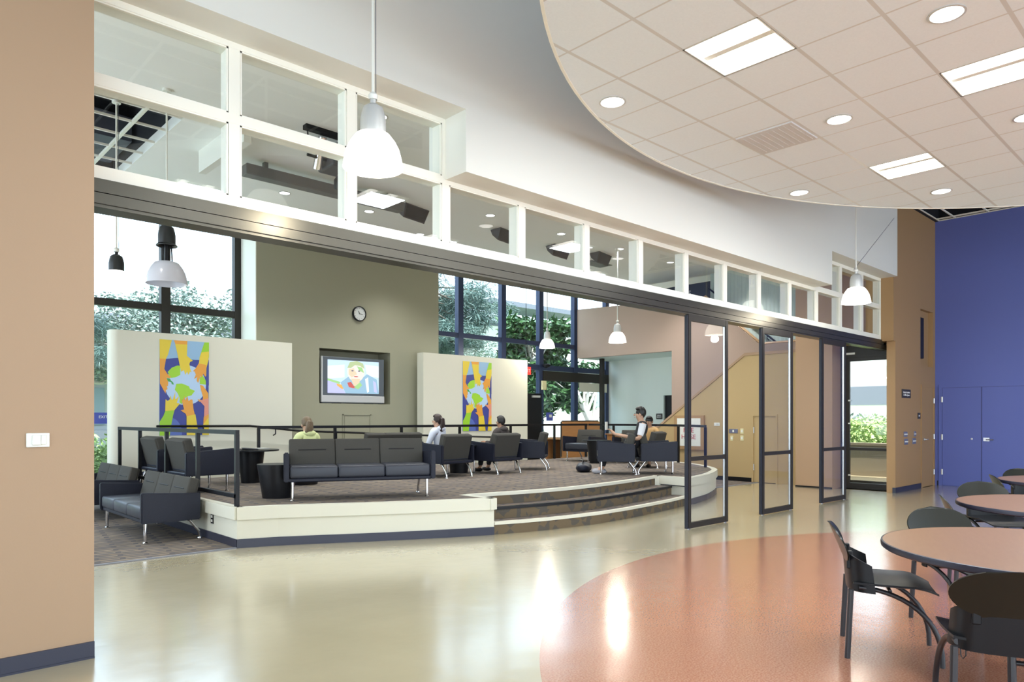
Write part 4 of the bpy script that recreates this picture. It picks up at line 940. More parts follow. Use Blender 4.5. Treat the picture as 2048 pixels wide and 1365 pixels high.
# ------------------------------------------------------------------ lounge seating
def bent(pts, r, nm, m, parent, seg=8):
    a = MB(); a.tube(pts, r, seg); return a.build(nm, m, parent, True)
def lounge_seat(label, n=3, wd=1.85):
    """upholstered seat, local -Y is the front; n cushions wide"""
    t = thing('sofa' if n > 1 else 'armchair', label, 'sofa' if n > 1 else 'armchair'); h = wd / 2
    a = MB(); a.rbox(-h + 0.05, h - 0.05, -0.33, 0.30, 0.235, 0.285, 0.012, 1); a.build('seat_base', M_leather, t)
    for s, x in ((-1, -h), (1, h - 0.062)):
        a = MB(); M = Matrix.Identity(4)
        bmx = bmesh.new(); bmesh.ops.create_cube(bmx, size=1)
        for v in bmx.verts:
            zz = 0.24 + (v.co.z + .5) * (0.36 if v.co.y < 0 else 0.315)
            v.co = Vector((x + 0.031 + v.co.x * 0.062, (-0.36 if v.co.y < 0 else 0.30), zz))
        bmesh.ops.bevel(bmx, geom=bmx.edges[:], offset=0.012, segments=2, affect='EDGES')
        a.bm(bmx); a.build('arm', M_leather, t, True)
    a = MB(); iw = wd - 0.13; c = iw / n
    for i in range(n):
        x0 = -iw / 2 + i * c; a.rbox(x0 + 0.001, x0 + c - 0.001, -0.35, 0.22, 0.28, 0.43, 0.03, 3)
    a.build('seat_cushion', M_seatl, t, True)
    # leaning backrest with stitched channels
    a = MB(); Mb = Matrix.Translation((0, 0.165, 0.40)) @ Matrix.Rotation(R(-15), 4, 'X')
    for i in range(n):
        x0 = -iw / 2 + i * c
        a.rbox(x0 + 0.001, x0 + c - 0.001, -0.055, 0.062, -0.03, 0.348, 0.022, 3, M=Mb)
    a.build('backrest', M_fabric, t, True)
    a = MB()
    for i in range(n):
        x0 = -iw / 2 + (i + 0.2) * c; a.rbox(x0, x0 + 0.6 * c, -0.060, -0.052, 0.195, 0.207, 0.003, 1, M=Mb)
    a.build('backrest_seam', M_black, t)
    a = MB(); a.rbox(-iw / 2 + 0.01, iw / 2 - 0.01, 0.05, 0.075, -0.165, 0.34, 0.01, 1, M=Mb); a.build('back_shell', M_fabric, t)
    for s in (-1, 1):
        x = s * (h - 0.10)
        a = MB(); a.tube([(x, -0.29, 0.24), (x, -0.29, 0.02)], 0.019, 10); a.lathe([(0.028, 0), (0.028, 0.012), (0.012, 0.03)], 14, cap=True, M=Matrix.Translation((x, -0.29, 0))); a.build('leg', M_chrome, t, True)
        a = MB(); a.tube([(x, 0.20, 0.24), (x, 0.31, 0.09), (x, 0.325, 0.02)], 0.017, 10); a.lathe([(0.026, 0), (0.026, 0.012), (0.012, 0.03)], 14, cap=True, M=Matrix.Translation((x, 0.325, 0))); a.build('leg', M_chrome, t, True)
    return t
F = facing
sofa = lounge_seat('long grey backed sofa with navy seat facing the hall at the platform front', 3, 1.85)
sofa.location = (4.80, 7.98, PL); sofa.rotation_euler = (0, 0, F(-0.42, -0.907))
dup(sofa, (2.81, 9.72, 0.006), F(-1, 0), 'navy leather sofa on the lower carpet against the platform side, nearest the opening')
dup(sofa, (2.81, 12.14, 0.006), F(-1, 0), 'navy leather sofa on the lower carpet, partly cut by the pale orange wall')
dup(sofa, (7.55, 11.55, PL), F(0, 1), 'grey sofa seen from behind below the television, only its back top showing', (0.72, 1, 1))
chair = lounge_seat('single armchair seen from behind with the dark haired reader in a white hooded top', 1, 0.80)
chair['group'] = 'grey and navy armchairs on the platform'
chair.location = (7.62, 9.78, PL); chair.rotation_euler = (0, 0, F(-0.1, 1))
g = 'grey and navy armchairs on the platform'
def dc(x, y, fx, fy, l): dup(chair, (x, y, PL), F(fx, fy), l, group=g)
dc(3.54, 10.15, 1, 0.04, 'armchair side on behind the left railing, the nearer of two')
dc(3.56, 11.38, 1, 0.04, 'armchair side on behind the left railing, the farther of two')
dc(8.78, 9.76, -0.06, 1, 'armchair seen from behind with the man in a dark hooded jacket')
dc(9.95, 10.02, -0.63, 0.77, 'armchair turned to the left beside the man in the dark jacket')
dc(10.26, 8.12, -0.66, 0.75, 'armchair facing left that holds the person in a black vest')
dc(10.86, 7.74, 0.72, -0.69, 'armchair facing right, back to back with the black vest person')
dc(12.75, 11.05, -1, -0.12, 'armchair in front of the wooden bench, facing left')
dc(13.05, 9.85, -0.9, -0.35, 'armchair behind the black vest person, mostly hidden')
dc(12.05, 8.75, -0.3, 1, 'armchair at the right edge of the platform near the railing end')

def drum(name, label, x, y, r=0.26, h=0.42, top=None, z=PL):
    t = thing(name, label, 'table', (x, y, z), 0, 'black drum tables on the platform')
    a = MB(); a.lathe([(r * 0.74, 0.0), (r, h - 0.012), (r, h), (0.0005, h)], 40); a.build('table_body', M_black, t, True)
    if top:
        a = MB(); a.lathe([(0.0005, h + 0.001), (top, h + 0.001), (top, h + 0.022), (0.0005, h + 0.022)], 40); a.build('table_top', M_plast, t, True)
    return t
drum('drum_table', 'tapered black drum table at the left end of the sofa', 4.0, 8.62, 0.25, 0.43)
drum('drum_table', 'black drum table left of the first armchair seen from behind', 7.1, 10.35, 0.2, 0.5, 0.36)
drum('drum_table', 'black drum table between the two armchairs seen from behind', 8.28, 10.25, 0.22, 0.5, 0.40)
drum('drum_table', 'black drum table between the armchairs near the wooden bench', 12.35, 10.35, 0.22, 0.5, 0.33)
drum('drum_table', 'round black table in front of the left armchairs', 4.62, 10.9, 0.2, 0.5, 0.42)
drum('drum_stool', 'black drum seat under the person in yellow', 5.10, 10.05, 0.25, 0.34)
# things on the tables
def laptop(name, label, x, y, z, rz):
    t = thing(name, label, 'laptop', (x, y, z), rz)
    a = MB(); a.rbox(-0.17, 0.17, -0.12, 0.12, 0, 0.014, 0.004, 1); a.build('keyboard_base', M_black, t)
    a = MB(); a.rbox(-0.17, 0.17, 0.12, 0.131, 0.0, 0.012, 0.003, 1); a.rbox(-0.17, 0.17, -0.13, 0.11, 0.016, 0.024, 0.003, 1, M=Matrix.Translation((0, 0, 0)) @ Matrix.Rotation(R(4), 4, 'X')); a.build('screen_lid', M_leather, t)
laptop('laptop', 'closed black laptop on the round table behind the left railing', 4.55, 10.8, PL + 0.523, R(70))
a = MB(); a.rbox(4.72, 4.95, 10.95, 11.2, PL + 0.523, PL + 0.535, 0.003, 1); tag(a.build('magazine', M_silver), 'grey magazine on the round table behind the left railing', 'magazine')
a = MB(); a.rbox(8.15, 8.4, 10.1, 10.35, PL + 0.523, PL + 0.54, 0.003, 1); tag(a.build('book', M_wplast), 'white book on the table between the two readers', 'book')
# wooden bench / counter behind the right part of the railing
t = thing('wooden_counter', 'oak panelled counter with dark edge behind the right part of the back railing', 'counter', (13.84, 12.78, 0))
a = MB(); a.rbox(0.0, 1.55, 0.0, 0.06, 0.0, 1.38, 0.004, 1); a.rbox(0.0, 1.55, 0.06, 0.7, 0.9, 0.95, 0.004, 1); a.rbox(0.02, 1.5, 0.6, 0.66, 0.0, 0.9, 0.004, 1); a.build('wood_panel', M_bench, t)
a = MB(); a.tube([(-0.012, 0.03, 0.45), (-0.012, 0.03, 1.36), (0.03, 0.03, 1.395), (1.5, 0.03, 1.395), (1.56, 0.03, 1.34), (1.57, 0.03, 0.9)], 0.018, 8); a.build('edge_tube', M_frame, t, True)
a = MB(); a.rbox(15.30, 15.62, 12.2, 12.45, 0, 1.02, 0.01, 1); a.rbox(15.26, 15.66, 12.16, 12.49, 1.02, 1.05, 0.005, 1)
tag(a.build('wooden_pedestal', M_bench), 'small oak pedestal right of the panelled counter', 'pedestal')
a = MB(); a.rbox(16.3, 17.55, 10.95, 11.6, 0, 1.0, 0.01, 1); a.rbox(16.25, 17.58, 10.9, 11.65, 1.0, 1.04, 0.005, 1)
tag(a.build('low_cabinet', M_ochre), 'low ochre cabinet in the pale recess', 'cabinet')
# black bag on the carpet
t = thing('bag', 'soft black bag lying on the carpet by the black vest person', 'bag', (10.15, 8.82, PL + 0.005), R(35))
bmx = bmesh.new(); bmesh.ops.create_icosphere(bmx, subdivisions=3, radius=1)
for v in bmx.verts:
    v.co.x *= 0.27; v.co.y *= 0.15; v.co.z = max(-0.8, v.co.z) * 0.09 + 0.072 + 0.02 * math.sin(v.co.x * 20) * (v.co.z > 0)
a = MB(); a.bm(bmx); a.build('bag_body', M_leather, t, True)
bent([(-0.12, 0, 0.13), (-0.06, 0.02, 0.2), (0.06, 0.02, 0.2), (0.12, 0, 0.13)], 0.01, 'strap', M_black, t)
# low side table edge at the left wall corner
t = thing('side_table', 'small pale side table barely showing at the pale orange wall edge', 'table', (1.72, 9.05, 0.006))
a = MB(); a.rbox(-0.25, 0.25, -0.25, 0.25, 0.55, 0.585, 0.006, 1); a.build('table_top', M_wplast, t)
a = MB(); a.lathe([(0.03, 0.02), (0.03, 0.55)], 14); a.lathe([(0.2, 0), (0.2, 0.012), (0.03, 0.02)], 24, cap=True); a.build('pedestal', M_chrome, t, True)

# ------------------------------------------------------------------ people
SKIN = mat('skin', (0.52, 0.31, 0.21), 0.5); SKIN2 = mat('skin_tan', (0.36, 0.20, 0.12), 0.5)
def skin_mesh(nm, chains, m, parent, levels=2, root=0):
    """chains: list of [(point, radius), ...]; a chain may start at a point already used"""
    vs, rs, es = [], [], []
    def idx(p, r):
        for i, q in enumerate(vs):
            if (Vector(q) - Vector(p)).length < 1e-5: return i
        vs.append(p); rs.append(r); return len(vs) - 1
    for ch in chains:
        prev = None
        for p, r in ch:
            k = idx(p, r)
            if prev is not None and k != prev: es.append((prev, k))
            prev = k
    me = bpy.data.meshes.new(nm); me.from_pydata(vs, es, [])
    o = bpy.data.objects.new(nm, me); C.objects.link(o)
    sk = o.modifiers.new('skin', 'SKIN'); sk.use_smooth_shade = True
    for i, v in enumerate(me.skin_vertices[0].data):
        r = rs[i]; v.radius = (r, r) if not isinstance(r, tuple) else r; v.use_root = (i == root)
    su = o.modifiers.new('sub', 'SUBSURF'); su.levels = levels; su.render_levels = levels
    dg = bpy.context.evaluated_depsgraph_get(); m2 = bpy.data.meshes.new_from_object(o.evaluated_get(dg)); m2.name = nm
    bpy.data.objects.remove(o); m2.materials.clear(); m2.materials.append(m)
    o = bpy.data.objects.new(nm, m2); C.objects.link(o); o.parent = parent
    for p in m2.polygons: p.use_smooth = True
    return o
def ell(nm, c, rad, m, parent, M=None, sub=3, f=None):
    bmx = bmesh.new(); bmesh.ops.create_icosphere(bmx, subdivisions=sub, radius=1)
    for v in bmx.verts:
        if f: v.co = f(v.co.copy())
        v.co = Vector((v.co.x * rad[0], v.co.y * rad[1], v.co.z * rad[2]))
        if M is not None: v.co = M @ v.co
        v.co += Vector(c)
    a = MB(); a.bm(bmx); return a.build(nm, m, parent, True)
def person(label, x, y, fx, fy, top_m, leg_m, skin, hair_m, hair='ponytail', seat=0.42, lean=0.05, head_tilt=0.0, z=PL, arms='lap', hood=False, scale=1.0, cuff=None, vest=False, shoe=None, hairlen=0.2, pony=1.0):
    t = thing('person', label, 'person', (x, y, z), F(fx, fy)); t.scale = (scale,) * 3
    s = seat; hp = (0, 0.03, s + 0.09); L = lean
    wa = (0, 0.06 + L * 0.4, s + 0.26); ch = (0, 0.05 + L, s + 0.43); nk0 = (0, 0.035 + L, s + 0.55); nk = (0, 0.02 + L, s + 0.60); hd0 = (0, 0.005 + L * .97 - head_tilt, s + 0.67); hd1 = (0, 0.0 + L * .97 - head_tilt * 1.6, s + 0.77)
    sh = [(sx * 0.175, 0.04 + L, s + 0.52) for sx in (-1, 1)]
    el_ = [(sx * 0.235, -0.03 + L, s + 0.28) for sx in (-1, 1)]
    if arms == 'lap': wr = [(sx * 0.13, -0.22, s + 0.21) for sx in (-1, 1)]; hd = [(sx * 0.095, -0.28, s + 0.215) for sx in (-1, 1)]
    elif arms == 'read': wr = [(sx * 0.12, -0.24, s + 0.36) for sx in (-1, 1)]; hd = [(sx * 0.09, -0.30, s + 0.42) for sx in (-1, 1)]; 
    else: wr = [(sx * 0.22, -0.26, s + 0.30) for sx in (-1, 1)]; hd = [(sx * 0.18, -0.34, s + 0.305) for sx in (-1, 1)]
    kn = [(sx * 0.13, -0.42, s + 0.05) for sx in (-1, 1)]; an = [(sx * 0.13, -0.46, 0.09) for sx in (-1, 1)]; to = [(sx * 0.14, -0.60, 0.035) for sx in (-1, 1)]
    hipj = [(sx * 0.09, 0.0, s + 0.07) for sx in (-1, 1)]
    chains = [[(hp, (0.13, 0.10)), (wa, (0.125, 0.09)), (ch, (0.15, 0.10)), (nk0, (0.10, 0.075)), (nk, (0.056, 0.056)), (hd0, (0.068, 0.078)), (hd1, (0.070, 0.082))]]
    for i in (0, 1):
        chains.append([(nk0, 0.09), (sh[i], 0.058), (el_[i], 0.042), (wr[i], 0.027), (hd[i], (0.038, 0.018))])
        d = (Vector(hd[i]) - Vector(wr[i])).normalized(); side = Vector((1, 0, 0)); up = d.cross(side).normalized()
        for k in range(4):
            o_ = side * (0.027 - 0.018 * k); ln = (0.036, 0.042, 0.039, 0.030)[k]
            p0 = Vector(hd[i]) + o_ + d * 0.03; p1 = p0 + d * ln * .6 - up * 0.006; p2 = p1 + d * ln * .4 - up * 0.022
            chains.append([(hd[i], 0.03), (tuple(p0), 0.0095), (tuple(p1), 0.0085), (tuple(p2), 0.007)])
        sg = 1 if i == 0 else -1
        q0 = Vector(hd[i]) + side * sg * 0.035 - d * 0.01; q1 = q0 + d * 0.03 + side * sg * 0.012
        chains.append([(hd[i], 0.03), (tuple(q0), 0.011), (tuple(q1), 0.0085)])
        chains.append([(hp, 0.12), (hipj[i], 0.088), (kn[i], 0.058), (an[i], 0.038), (to[i], (0.042, 0.026))])
    skin_mesh('body', chains, skin, t, 1)
    # clothing
    cl = [[(hp, (0.145, 0.12)), (wa, (0.142, 0.108)), (ch, (0.168, 0.118)), (nk0, (0.115, 0.09))]]
    slv = [(sh[i], 0.068) for i in (0, 1)]
    for i in (0, 1):
        if vest: cl.append([(nk0, 0.1), (sh[i], 0.066)])
        else: cl.append([(nk0, 0.1), (sh[i], 0.070), (el_[i], 0.056), (tuple(Vector(el_[i]).lerp(Vector(wr[i]), 0.85)), 0.040)])
    skin_mesh('top', cl, top_m, t, 2)
    if vest:
        for i in (0, 1):
            a = MB(); a.tube([tuple(Vector(sh[i]) + Vector(((-1, 1)[i] * 0.02, 0, 0.03))), tuple(Vector(sh[i]).lerp(Vector(el_[i]), 0.35)), tuple(Vector(sh[i]).lerp(Vector(el_[i]), 0.75))], [0.062, 0.062, 0.052], 12); a.build('sleeve', cuff, t, True, label='white short sleeve')
    if hood: ell('hood', (0, 0.10 + L, s + 0.575), (0.125, 0.075, 0.065), top_m, t, f=lambda c: Vector((c.x, c.y, c.z * (1 - 0.3 * abs(c.x)))))
    skin_mesh('trousers', [[(hp, (0.145, 0.115)), (hipj[0], 0.10), (kn[0], 0.072), (tuple(Vector(kn[0]).lerp(Vector(an[0]), 0.9)), 0.052)], [(hp, 0.13), (hipj[1], 0.10), (kn[1], 0.072), (tuple(Vector(kn[1]).lerp(Vector(an[1]), 0.9)), 0.052)]], leg_m, t, 2)
    for i in (0, 1):
        ell('shoe', (an[i][0], -0.52, 0.045), (0.05, 0.135, 0.045), shoe or M_black, t, sub=2, f=lambda c: Vector((c.x, c.y, max(c.z, -0.9))))
    # face and hair
    hc = Vector(hd0).lerp(Vector(hd1), 0.55)
    ell('nose', (hc.x, hc.y - 0.088, hc.z - 0.02), (0.012, 0.018, 0.020), skin, t, sub=2)
    for sx in (-1, 1):
        ell('ear', (hc.x + sx * 0.080, hc.y + 0.005, hc.z - 0.02), (0.012, 0.022, 0.032), skin, t, sub=2)
        ell('eye', (hc.x + sx * 0.030, hc.y - 0.080, hc.z + 0.005), (0.010, 0.006, 0.006), M_black, t, sub=2)
    ell('mouth', (hc.x, hc.y - 0.082, hc.z - 0.065), (0.024, 0.008, 0.006), mat('lips', (0.4, 0.12, 0.1), 0.5), t, sub=2)
    def hf(c):
        r = 1.0 + 0.03 * math.sin(c.x * 25) * math.cos(c.z * 9)
        if c.y < -0.2 and c.z < 0.55: r = 0.70
        if c.z < -0.45 and c.y < 0.5: r = 0.78
        return c * r
    ell('hair', (hc.x, hc.y + 0.012, hc.z + 0.022), (0.090, 0.106, 0.112), hair_m, t, sub=4, f=hf)
    if hair == 'ponytail':
        a = MB(); b0 = Vector((hc.x + 0.01, hc.y + 0.10, hc.z + 0.05))
        for k in range(9):
            ox = 0.02 * pony * math.cos(k * 2.4); oz = 0.016 * math.sin(k * 2.4)
            a.tube([b0 + Vector((ox * .3, 0, oz * .3)), b0 + Vector((ox + 0.01, 0.045, -0.03 + oz)), b0 + Vector((ox * 1.4 + 0.02, 0.055, -0.10 - 0.4 * hairlen * .3)), b0 + Vector((ox * 1.2 + 0.03, 0.03, -hairlen * 0.9)), b0 + Vector((ox * 0.4 + 0.035, 0.025, -hairlen - 0.04 + 0.02 * math.sin(k)))], [0.012 * pony, 0.022 * pony, 0.021 * pony, 0.016 * pony, 0.003], 7)
        a.build('ponytail', hair_m, t, True)
    return t
M_jean = mat('denim', (0.05, 0.07, 0.13), 0.85); M_dark = mat('dark_cloth', (0.015, 0.016, 0.02), 0.9)
person('person in a pale yellow hooded top with a fair ponytail, behind the sofa', 5.12, 10.02, -0.05, 1, mat('pale_yellow_cloth', (0.66, 0.72, 0.36), 0.85, bump=0.3, bscale=30), M_jean, SKIN, mat('fair_hair', (0.15, 0.105, 0.06), 0.55, noise=0.6, nscale=60), seat=0.30, scale=0.9, hood=True, lean=-0.03, hairlen=0.21, pony=1.5, shoe=mat('brown_shoe', (0.10, 0.03, 0.02), 0.6))
person('person with long dark hair in a white hooded top in an armchair', 7.56, 9.92, -0.35, 0.93, mat('white_cloth', (0.60, 0.63, 0.72), 0.85, bump=0.3, bscale=30), M_jean, SKIN, mat('dark_brown_hair', (0.025, 0.012, 0.009), 0.5, noise=0.5, nscale=60), seat=0.33, hood=True, lean=-0.05, hairlen=0.26, pony=1.3, scale=0.92)
person('person with short black hair in a dark hooded jacket, seen from behind', 8.92, 9.80, -0.12, 1, mat('charcoal_cloth', (0.055, 0.045, 0.042), 0.9, bump=0.3, bscale=30), M_dark, SKIN2, mat('black_hair', (0.010, 0.009, 0.009), 0.5), 'short', seat=0.33, scale=0.9, hood=True, lean=-0.02, arms='out')
p4 = person('black haired person in a black vest and white sleeves reading in an armchair', 10.42, 7.98, -0.66, 0.75, M_dark, M_dark, SKIN, mat('black_hair', (0.010, 0.009, 0.009), 0.5), 'short', seat=0.34, lean=0.20, arms='read', vest=True, cuff=mat('white_sleeve', (0.68, 0.70, 0.75), 0.8), shoe=mat('grey_shoe', (0.35, 0.35, 0.38), 0.6), scale=1.03)
person('person in an orange top mostly hidden behind the black vest person', 12.36, 8.92, -0.8, -0.3, mat('orange_cloth', (0.62, 0.38, 0.16), 0.8), M_jean, SKIN2, mat('black_hair', (0.010, 0.009, 0.009), 0.5), 'short', seat=0.33, scale=0.9, lean=0.0, arms='out')
t = thing('booklet', 'open pale booklet held by the person in the black vest', 'booklet', (10.14, 8.24, PL + 0.80), F(-0.66, 0.75))
for sx in (-1, 1):
    a = MB(); a.box(0, sx * 0.11, -0.004, 0.004, 0, 0.15, M=Matrix.Rotation(R(-sx * 20), 4, 'Z')); a.build('page', M_wplast, t)

# ------------------------------------------------------------------ dining tables and shell chairs in the hall
def dining_chair(label):
    """local -Y is the front"""
    t = thing('dining_chair', label, 'chair', (0, 0, 0), 0, 'black shell chairs around the round tables')
    # seat: dished sheet with a falling front lip
    a = MB(); nx, ny = 12, 14; th = 0.012
    def sp(u, v):      # u -1..1, v 0(back)..1(front)
        wv = 0.225 + 0.02 * math.sin(v * 3.0) - 0.05 * max(0, v - 0.8) * 5 * (abs(u) > 0.0) * abs(u) ** 2
        y = 0.20 - v * 0.46; z = 0.452 - 0.018 * (1 - u * u) * math.sin(math.pi * min(1, v * 1.1)) - 0.05 * max(0, v - 0.72) ** 1.5 * 6 + 0.012 * abs(u) ** 3
        return (u * wv, y, z)
    vs = [sp(-1 + 2 * i / nx, j / ny) for j in range(ny + 1) for i in range(nx + 1)]
    vs += [(x, y, z - th) for x, y, z in vs]; o = (nx + 1) * (ny + 1); fs = []
    for j in range(ny):
        for i in range(nx):
            k = j * (nx + 1) + i; fs += [(k, k + 1, k + nx + 2, k + nx + 1), (k + o, k + nx + 1 + o, k + nx + 2 + o, k + 1 + o)]
    for i in range(nx): fs += [(i, i + o, i + 1 + o, i + 1), (ny * (nx + 1) + i, ny * (nx + 1) + i + 1, ny * (nx + 1) + i + 1 + o, ny * (nx + 1) + i + o)]
    for j in range(ny):
        k = j * (nx + 1); l = k + nx; fs += [(k, k + nx + 1, k + nx + 1 + o, k + o), (l, l + o, l + nx + 1 + o, l + nx + 1)]
    a.add(vs, fs); a.build('seat', M_plast, t, True)
    # skirt / lower back wrapping round the seat rear
    def shell(nm, fu, nu, nv, thk, m):
        a = MB(); P = [[Vector(fu(-1 + 2 * i / nu, j / nv)) for i in range(nu + 1)] for j in range(nv + 1)]
        vs = [p for r in P for p in r]; N = len(vs)
        vs2 = []
        for j in range(nv + 1):
            for i in range(nu + 1):
                du = P[j][min(i + 1, nu)] - P[j][max(i - 1, 0)]; dv = P[min(j + 1, nv)][i] - P[max(j - 1, 0)][i]
                nn = du.cross(dv); nn = nn.normalized() if nn.length > 1e-9 else Vector((0, 1, 0)); vs2.append(P[j][i] + nn * thk)
        fs = []
        for j in range(nv):
            for i in range(nu):
                k = j * (nu + 1) + i; fs += [(k, k + 1, k + nu + 2, k + nu + 1), (k + N, k + nu + 1 + N, k + nu + 2 + N, k + 1 + N)]
        for i in range(nu): fs += [(i, i + N, i + 1 + N, i + 1), (nv * (nu + 1) + i, nv * (nu + 1) + i + 1, nv * (nu + 1) + i + 1 + N, nv * (nu + 1) + i + N)]
        for j in range(nv):
            k = j * (nu + 1); l = k + nu; fs += [(k, k + nu + 1, k + nu + 1 + N, k + N), (l, l + N, l + nu + 1 + N, l + nu + 1)]
        a.add(vs + vs2, fs); return a.build(nm, m, t, True)
    def low(u, v):
        an = u * R(80); x = 0.235 * math.sin(an) * (1 - 0.05 * v); y = 0.20 + 0.06 * math.cos(an) - 0.10 * abs(u) ** 4 + 0.02 * v
        return (x, y - 0.03, 0.40 + v * (0.235 - 0.07 * abs(u) ** 3))
    shell('lower_back', low, 20, 6, 0.010, M_plast)
    def oval(u, v):      # rounded oval dished panel
        zz = v * 2 - 1; wv = 0.255 * math.sqrt(max(0.0, 1 - abs(zz) ** 2.0)) * (1.0)
        x = u * wv; y = 0.235 + 0.055 * (zz + 1) * 0.9 - 0.42 * x * x * 1.3
        return (x, y, 0.675 + zz * 0.125)
    shell('upper_back', oval, 16, 16, 0.009, M_plastg)
    for s in (-1, 1):
        a = MB(); a.rbox(s * 0.14 - 0.02, s * 0.14 + 0.02, 0.20, 0.235, 0.53, 0.64, 0.006, 1); a.build('back_bracket', M_plast, t)
    for s in (-1, 1):
        a = MB(); a.tube([(s * 0.225, 0.215, 0.42), (s * 0.235, 0.235, 0.02), (s * 0.235, 0.236, 0.0)], 0.0165, 12); a.build('leg', M_tube, t, True)
        pts = []
        for k in range(15):
            q = k / 14; an = R(95) * q
            pts.append((s * (0.205 + 0.02 * q), 0.17 - 0.44 * math.sin(an * 0.95), 0.0 + 0.43 * max(0.0, math.cos(R(90) * q)) ** 0.8))
        a = MB(); a.tube(pts, 0.0145, 12); a.build('leg', M_tube, t, True)
    a = MB(); a.tube([(-0.2, 0.0, 0.418), (0.2, 0.0, 0.418)], 0.011, 8); a.build('cross_bar', M_tube, t)
    a = MB(); a.tube([(0.19, 0.14, 0.43), (0.185, 0.14, 0.36), (0.175, 0.13, 0.34), (0.165, 0.14, 0.36), (0.165, 0.14, 0.43)], 0.003, 6); a.build('ganging_hook', M_tube, t)
    return t
def round_table(label, x, y, r, rot, grp='round cherry topped dining tables'):
    t = thing('dining_table', label, 'table', (x, y, 0), rot, grp)
    a = MB(); a.lathe([(0.0005, 0.742), (r - 0.012, 0.742), (r - 0.012, 0.718), (0.0005, 0.716)], 72); a.build('table_top', M_table, t, True)
    a = MB(); a.lathe([(r - 0.012, 0.743), (r - 0.003, 0.741), (r, 0.730), (r - 0.002, 0.712), (r - 0.012, 0.704), (r - 0.02, 0.705)], 72); a.build('edge_band', M_base, t, True)
    a = MB(); a.rbox(-0.42, 0.42, -0.30, 0.30, 0.69, 0.716, 0.004, 1); a.build('under_frame', M_tube, t)
    for s in (-1, 1):
        for q in (-1, 1):
            pts = [(q * 0.56, s * 0.26, 0.0), (q * 0.56, s * 0.26, 0.05)]
            for k in range(13):
                an = R(90) * k / 12; pts.append((q * (0.12 + 0.44 * math.cos(an) ** 0.8), s * 0.26, 0.05 + 0.63 * math.sin(an) ** 0.8))
            a = MB(); a.tube(pts, 0.019, 12); a.build('leg', M_tube, t, True)
        a = MB(); a.tube([(-0.14, s * 0.26, 0.68), (0.14, s * 0.26, 0.68)], 0.019, 12); a.build('leg_bridge', M_tube, t, True)
    for q in (-1, 1):
        a = MB(); a.tube([(q * 0.5, -0.26, 0.24), (q * 0.5, 0.26, 0.24)], 0.013, 10); a.build('stretcher', M_tube, t, True)
    return t
round_table('nearest round cherry topped table with dark edge', 4.80, 0.80, 0.83, R(20))
round_table('second round cherry topped table behind the nearest one', 7.42, 1.02, 0.90, R(10))
round_table('farthest round cherry topped table, cut by the right edge', 10.35, 1.35, 0.90, R(-10))
ch1 = dining_chair('black shell chair side on at the left of the nearest table')
ch1.location = (4.76, 1.63, 0); ch1.rotation_euler = (0, 0, F(0.42, -0.90))
gg = 'black shell chairs around the round tables'
dup(ch1, (3.98, 0.86, 0), F(0.90, 0.42), 'black shell chair seen from behind in the lower right corner', group=gg)
dup(ch1, (5.74, 1.45, 0), F(-0.6, -0.8), 'black shell chair behind the nearest table, its oval back facing the camera', group=gg)
dup(ch1, (7.04, 1.63, 0), F(0.35, -0.93), 'black shell chair side on at the left of the second table', group=gg)
dup(ch1, (8.48, 1.86, 0), F(-0.75, -0.65), 'black shell chair behind the second table, left of the far table', group=gg)
dup(ch1, (10.05, 1.94, 0), F(0.40, -0.91), 'black shell chair side on at the left of the farthest table', group=gg)
dup(ch1, (11.15, 2.02, 0), F(-0.7, -0.7), 'black shell chair behind the farthest table at the right edge', group=gg)

# ------------------------------------------------------------------ outdoors
M_grass = mat('grass', (0.10, 0.18, 0.05), 0.9, noise=0.4, nscale=3)
M_pave = mat('concrete_paving', (0.62, 0.61, 0.58), 0.9, noise=0.1, nscale=4)
M_bark = mat('pale_bark', (0.50, 0.46, 0.42), 0.9, noise=0.3, nscale=12)
M_barkd = mat('dark_bark', (0.12, 0.10, 0.08), 0.9)
M_bld = mat('grey_building', (0.42, 0.42, 0.42), 0.8); M_bldd = mat('grey_band', (0.13, 0.14, 0.17), 0.7); M_bldw = mat('pale_building', (0.75, 0.74, 0.70), 0.8)
a = MB(); a.box(-40, 80, WB + 0.2, 90, -0.3, -0.05); a.box(19.2, 80, -20, WB + 0.2, -0.3, -0.05); struct(a.build('ground', M_grass), 'lawn outside the windows')
a = MB(); a.box(-10, 30, WB + 0.2, WB + 4.5, -0.06, -0.02)
struct(a.build('ground', M_pave), 'paved terrace outside the rear windows')
a = MB(); a.box(17.7, 24, -3, 12, -0.06, -0.02); struct(a.build('ground', M_pave), 'paving outside the glass exit door')

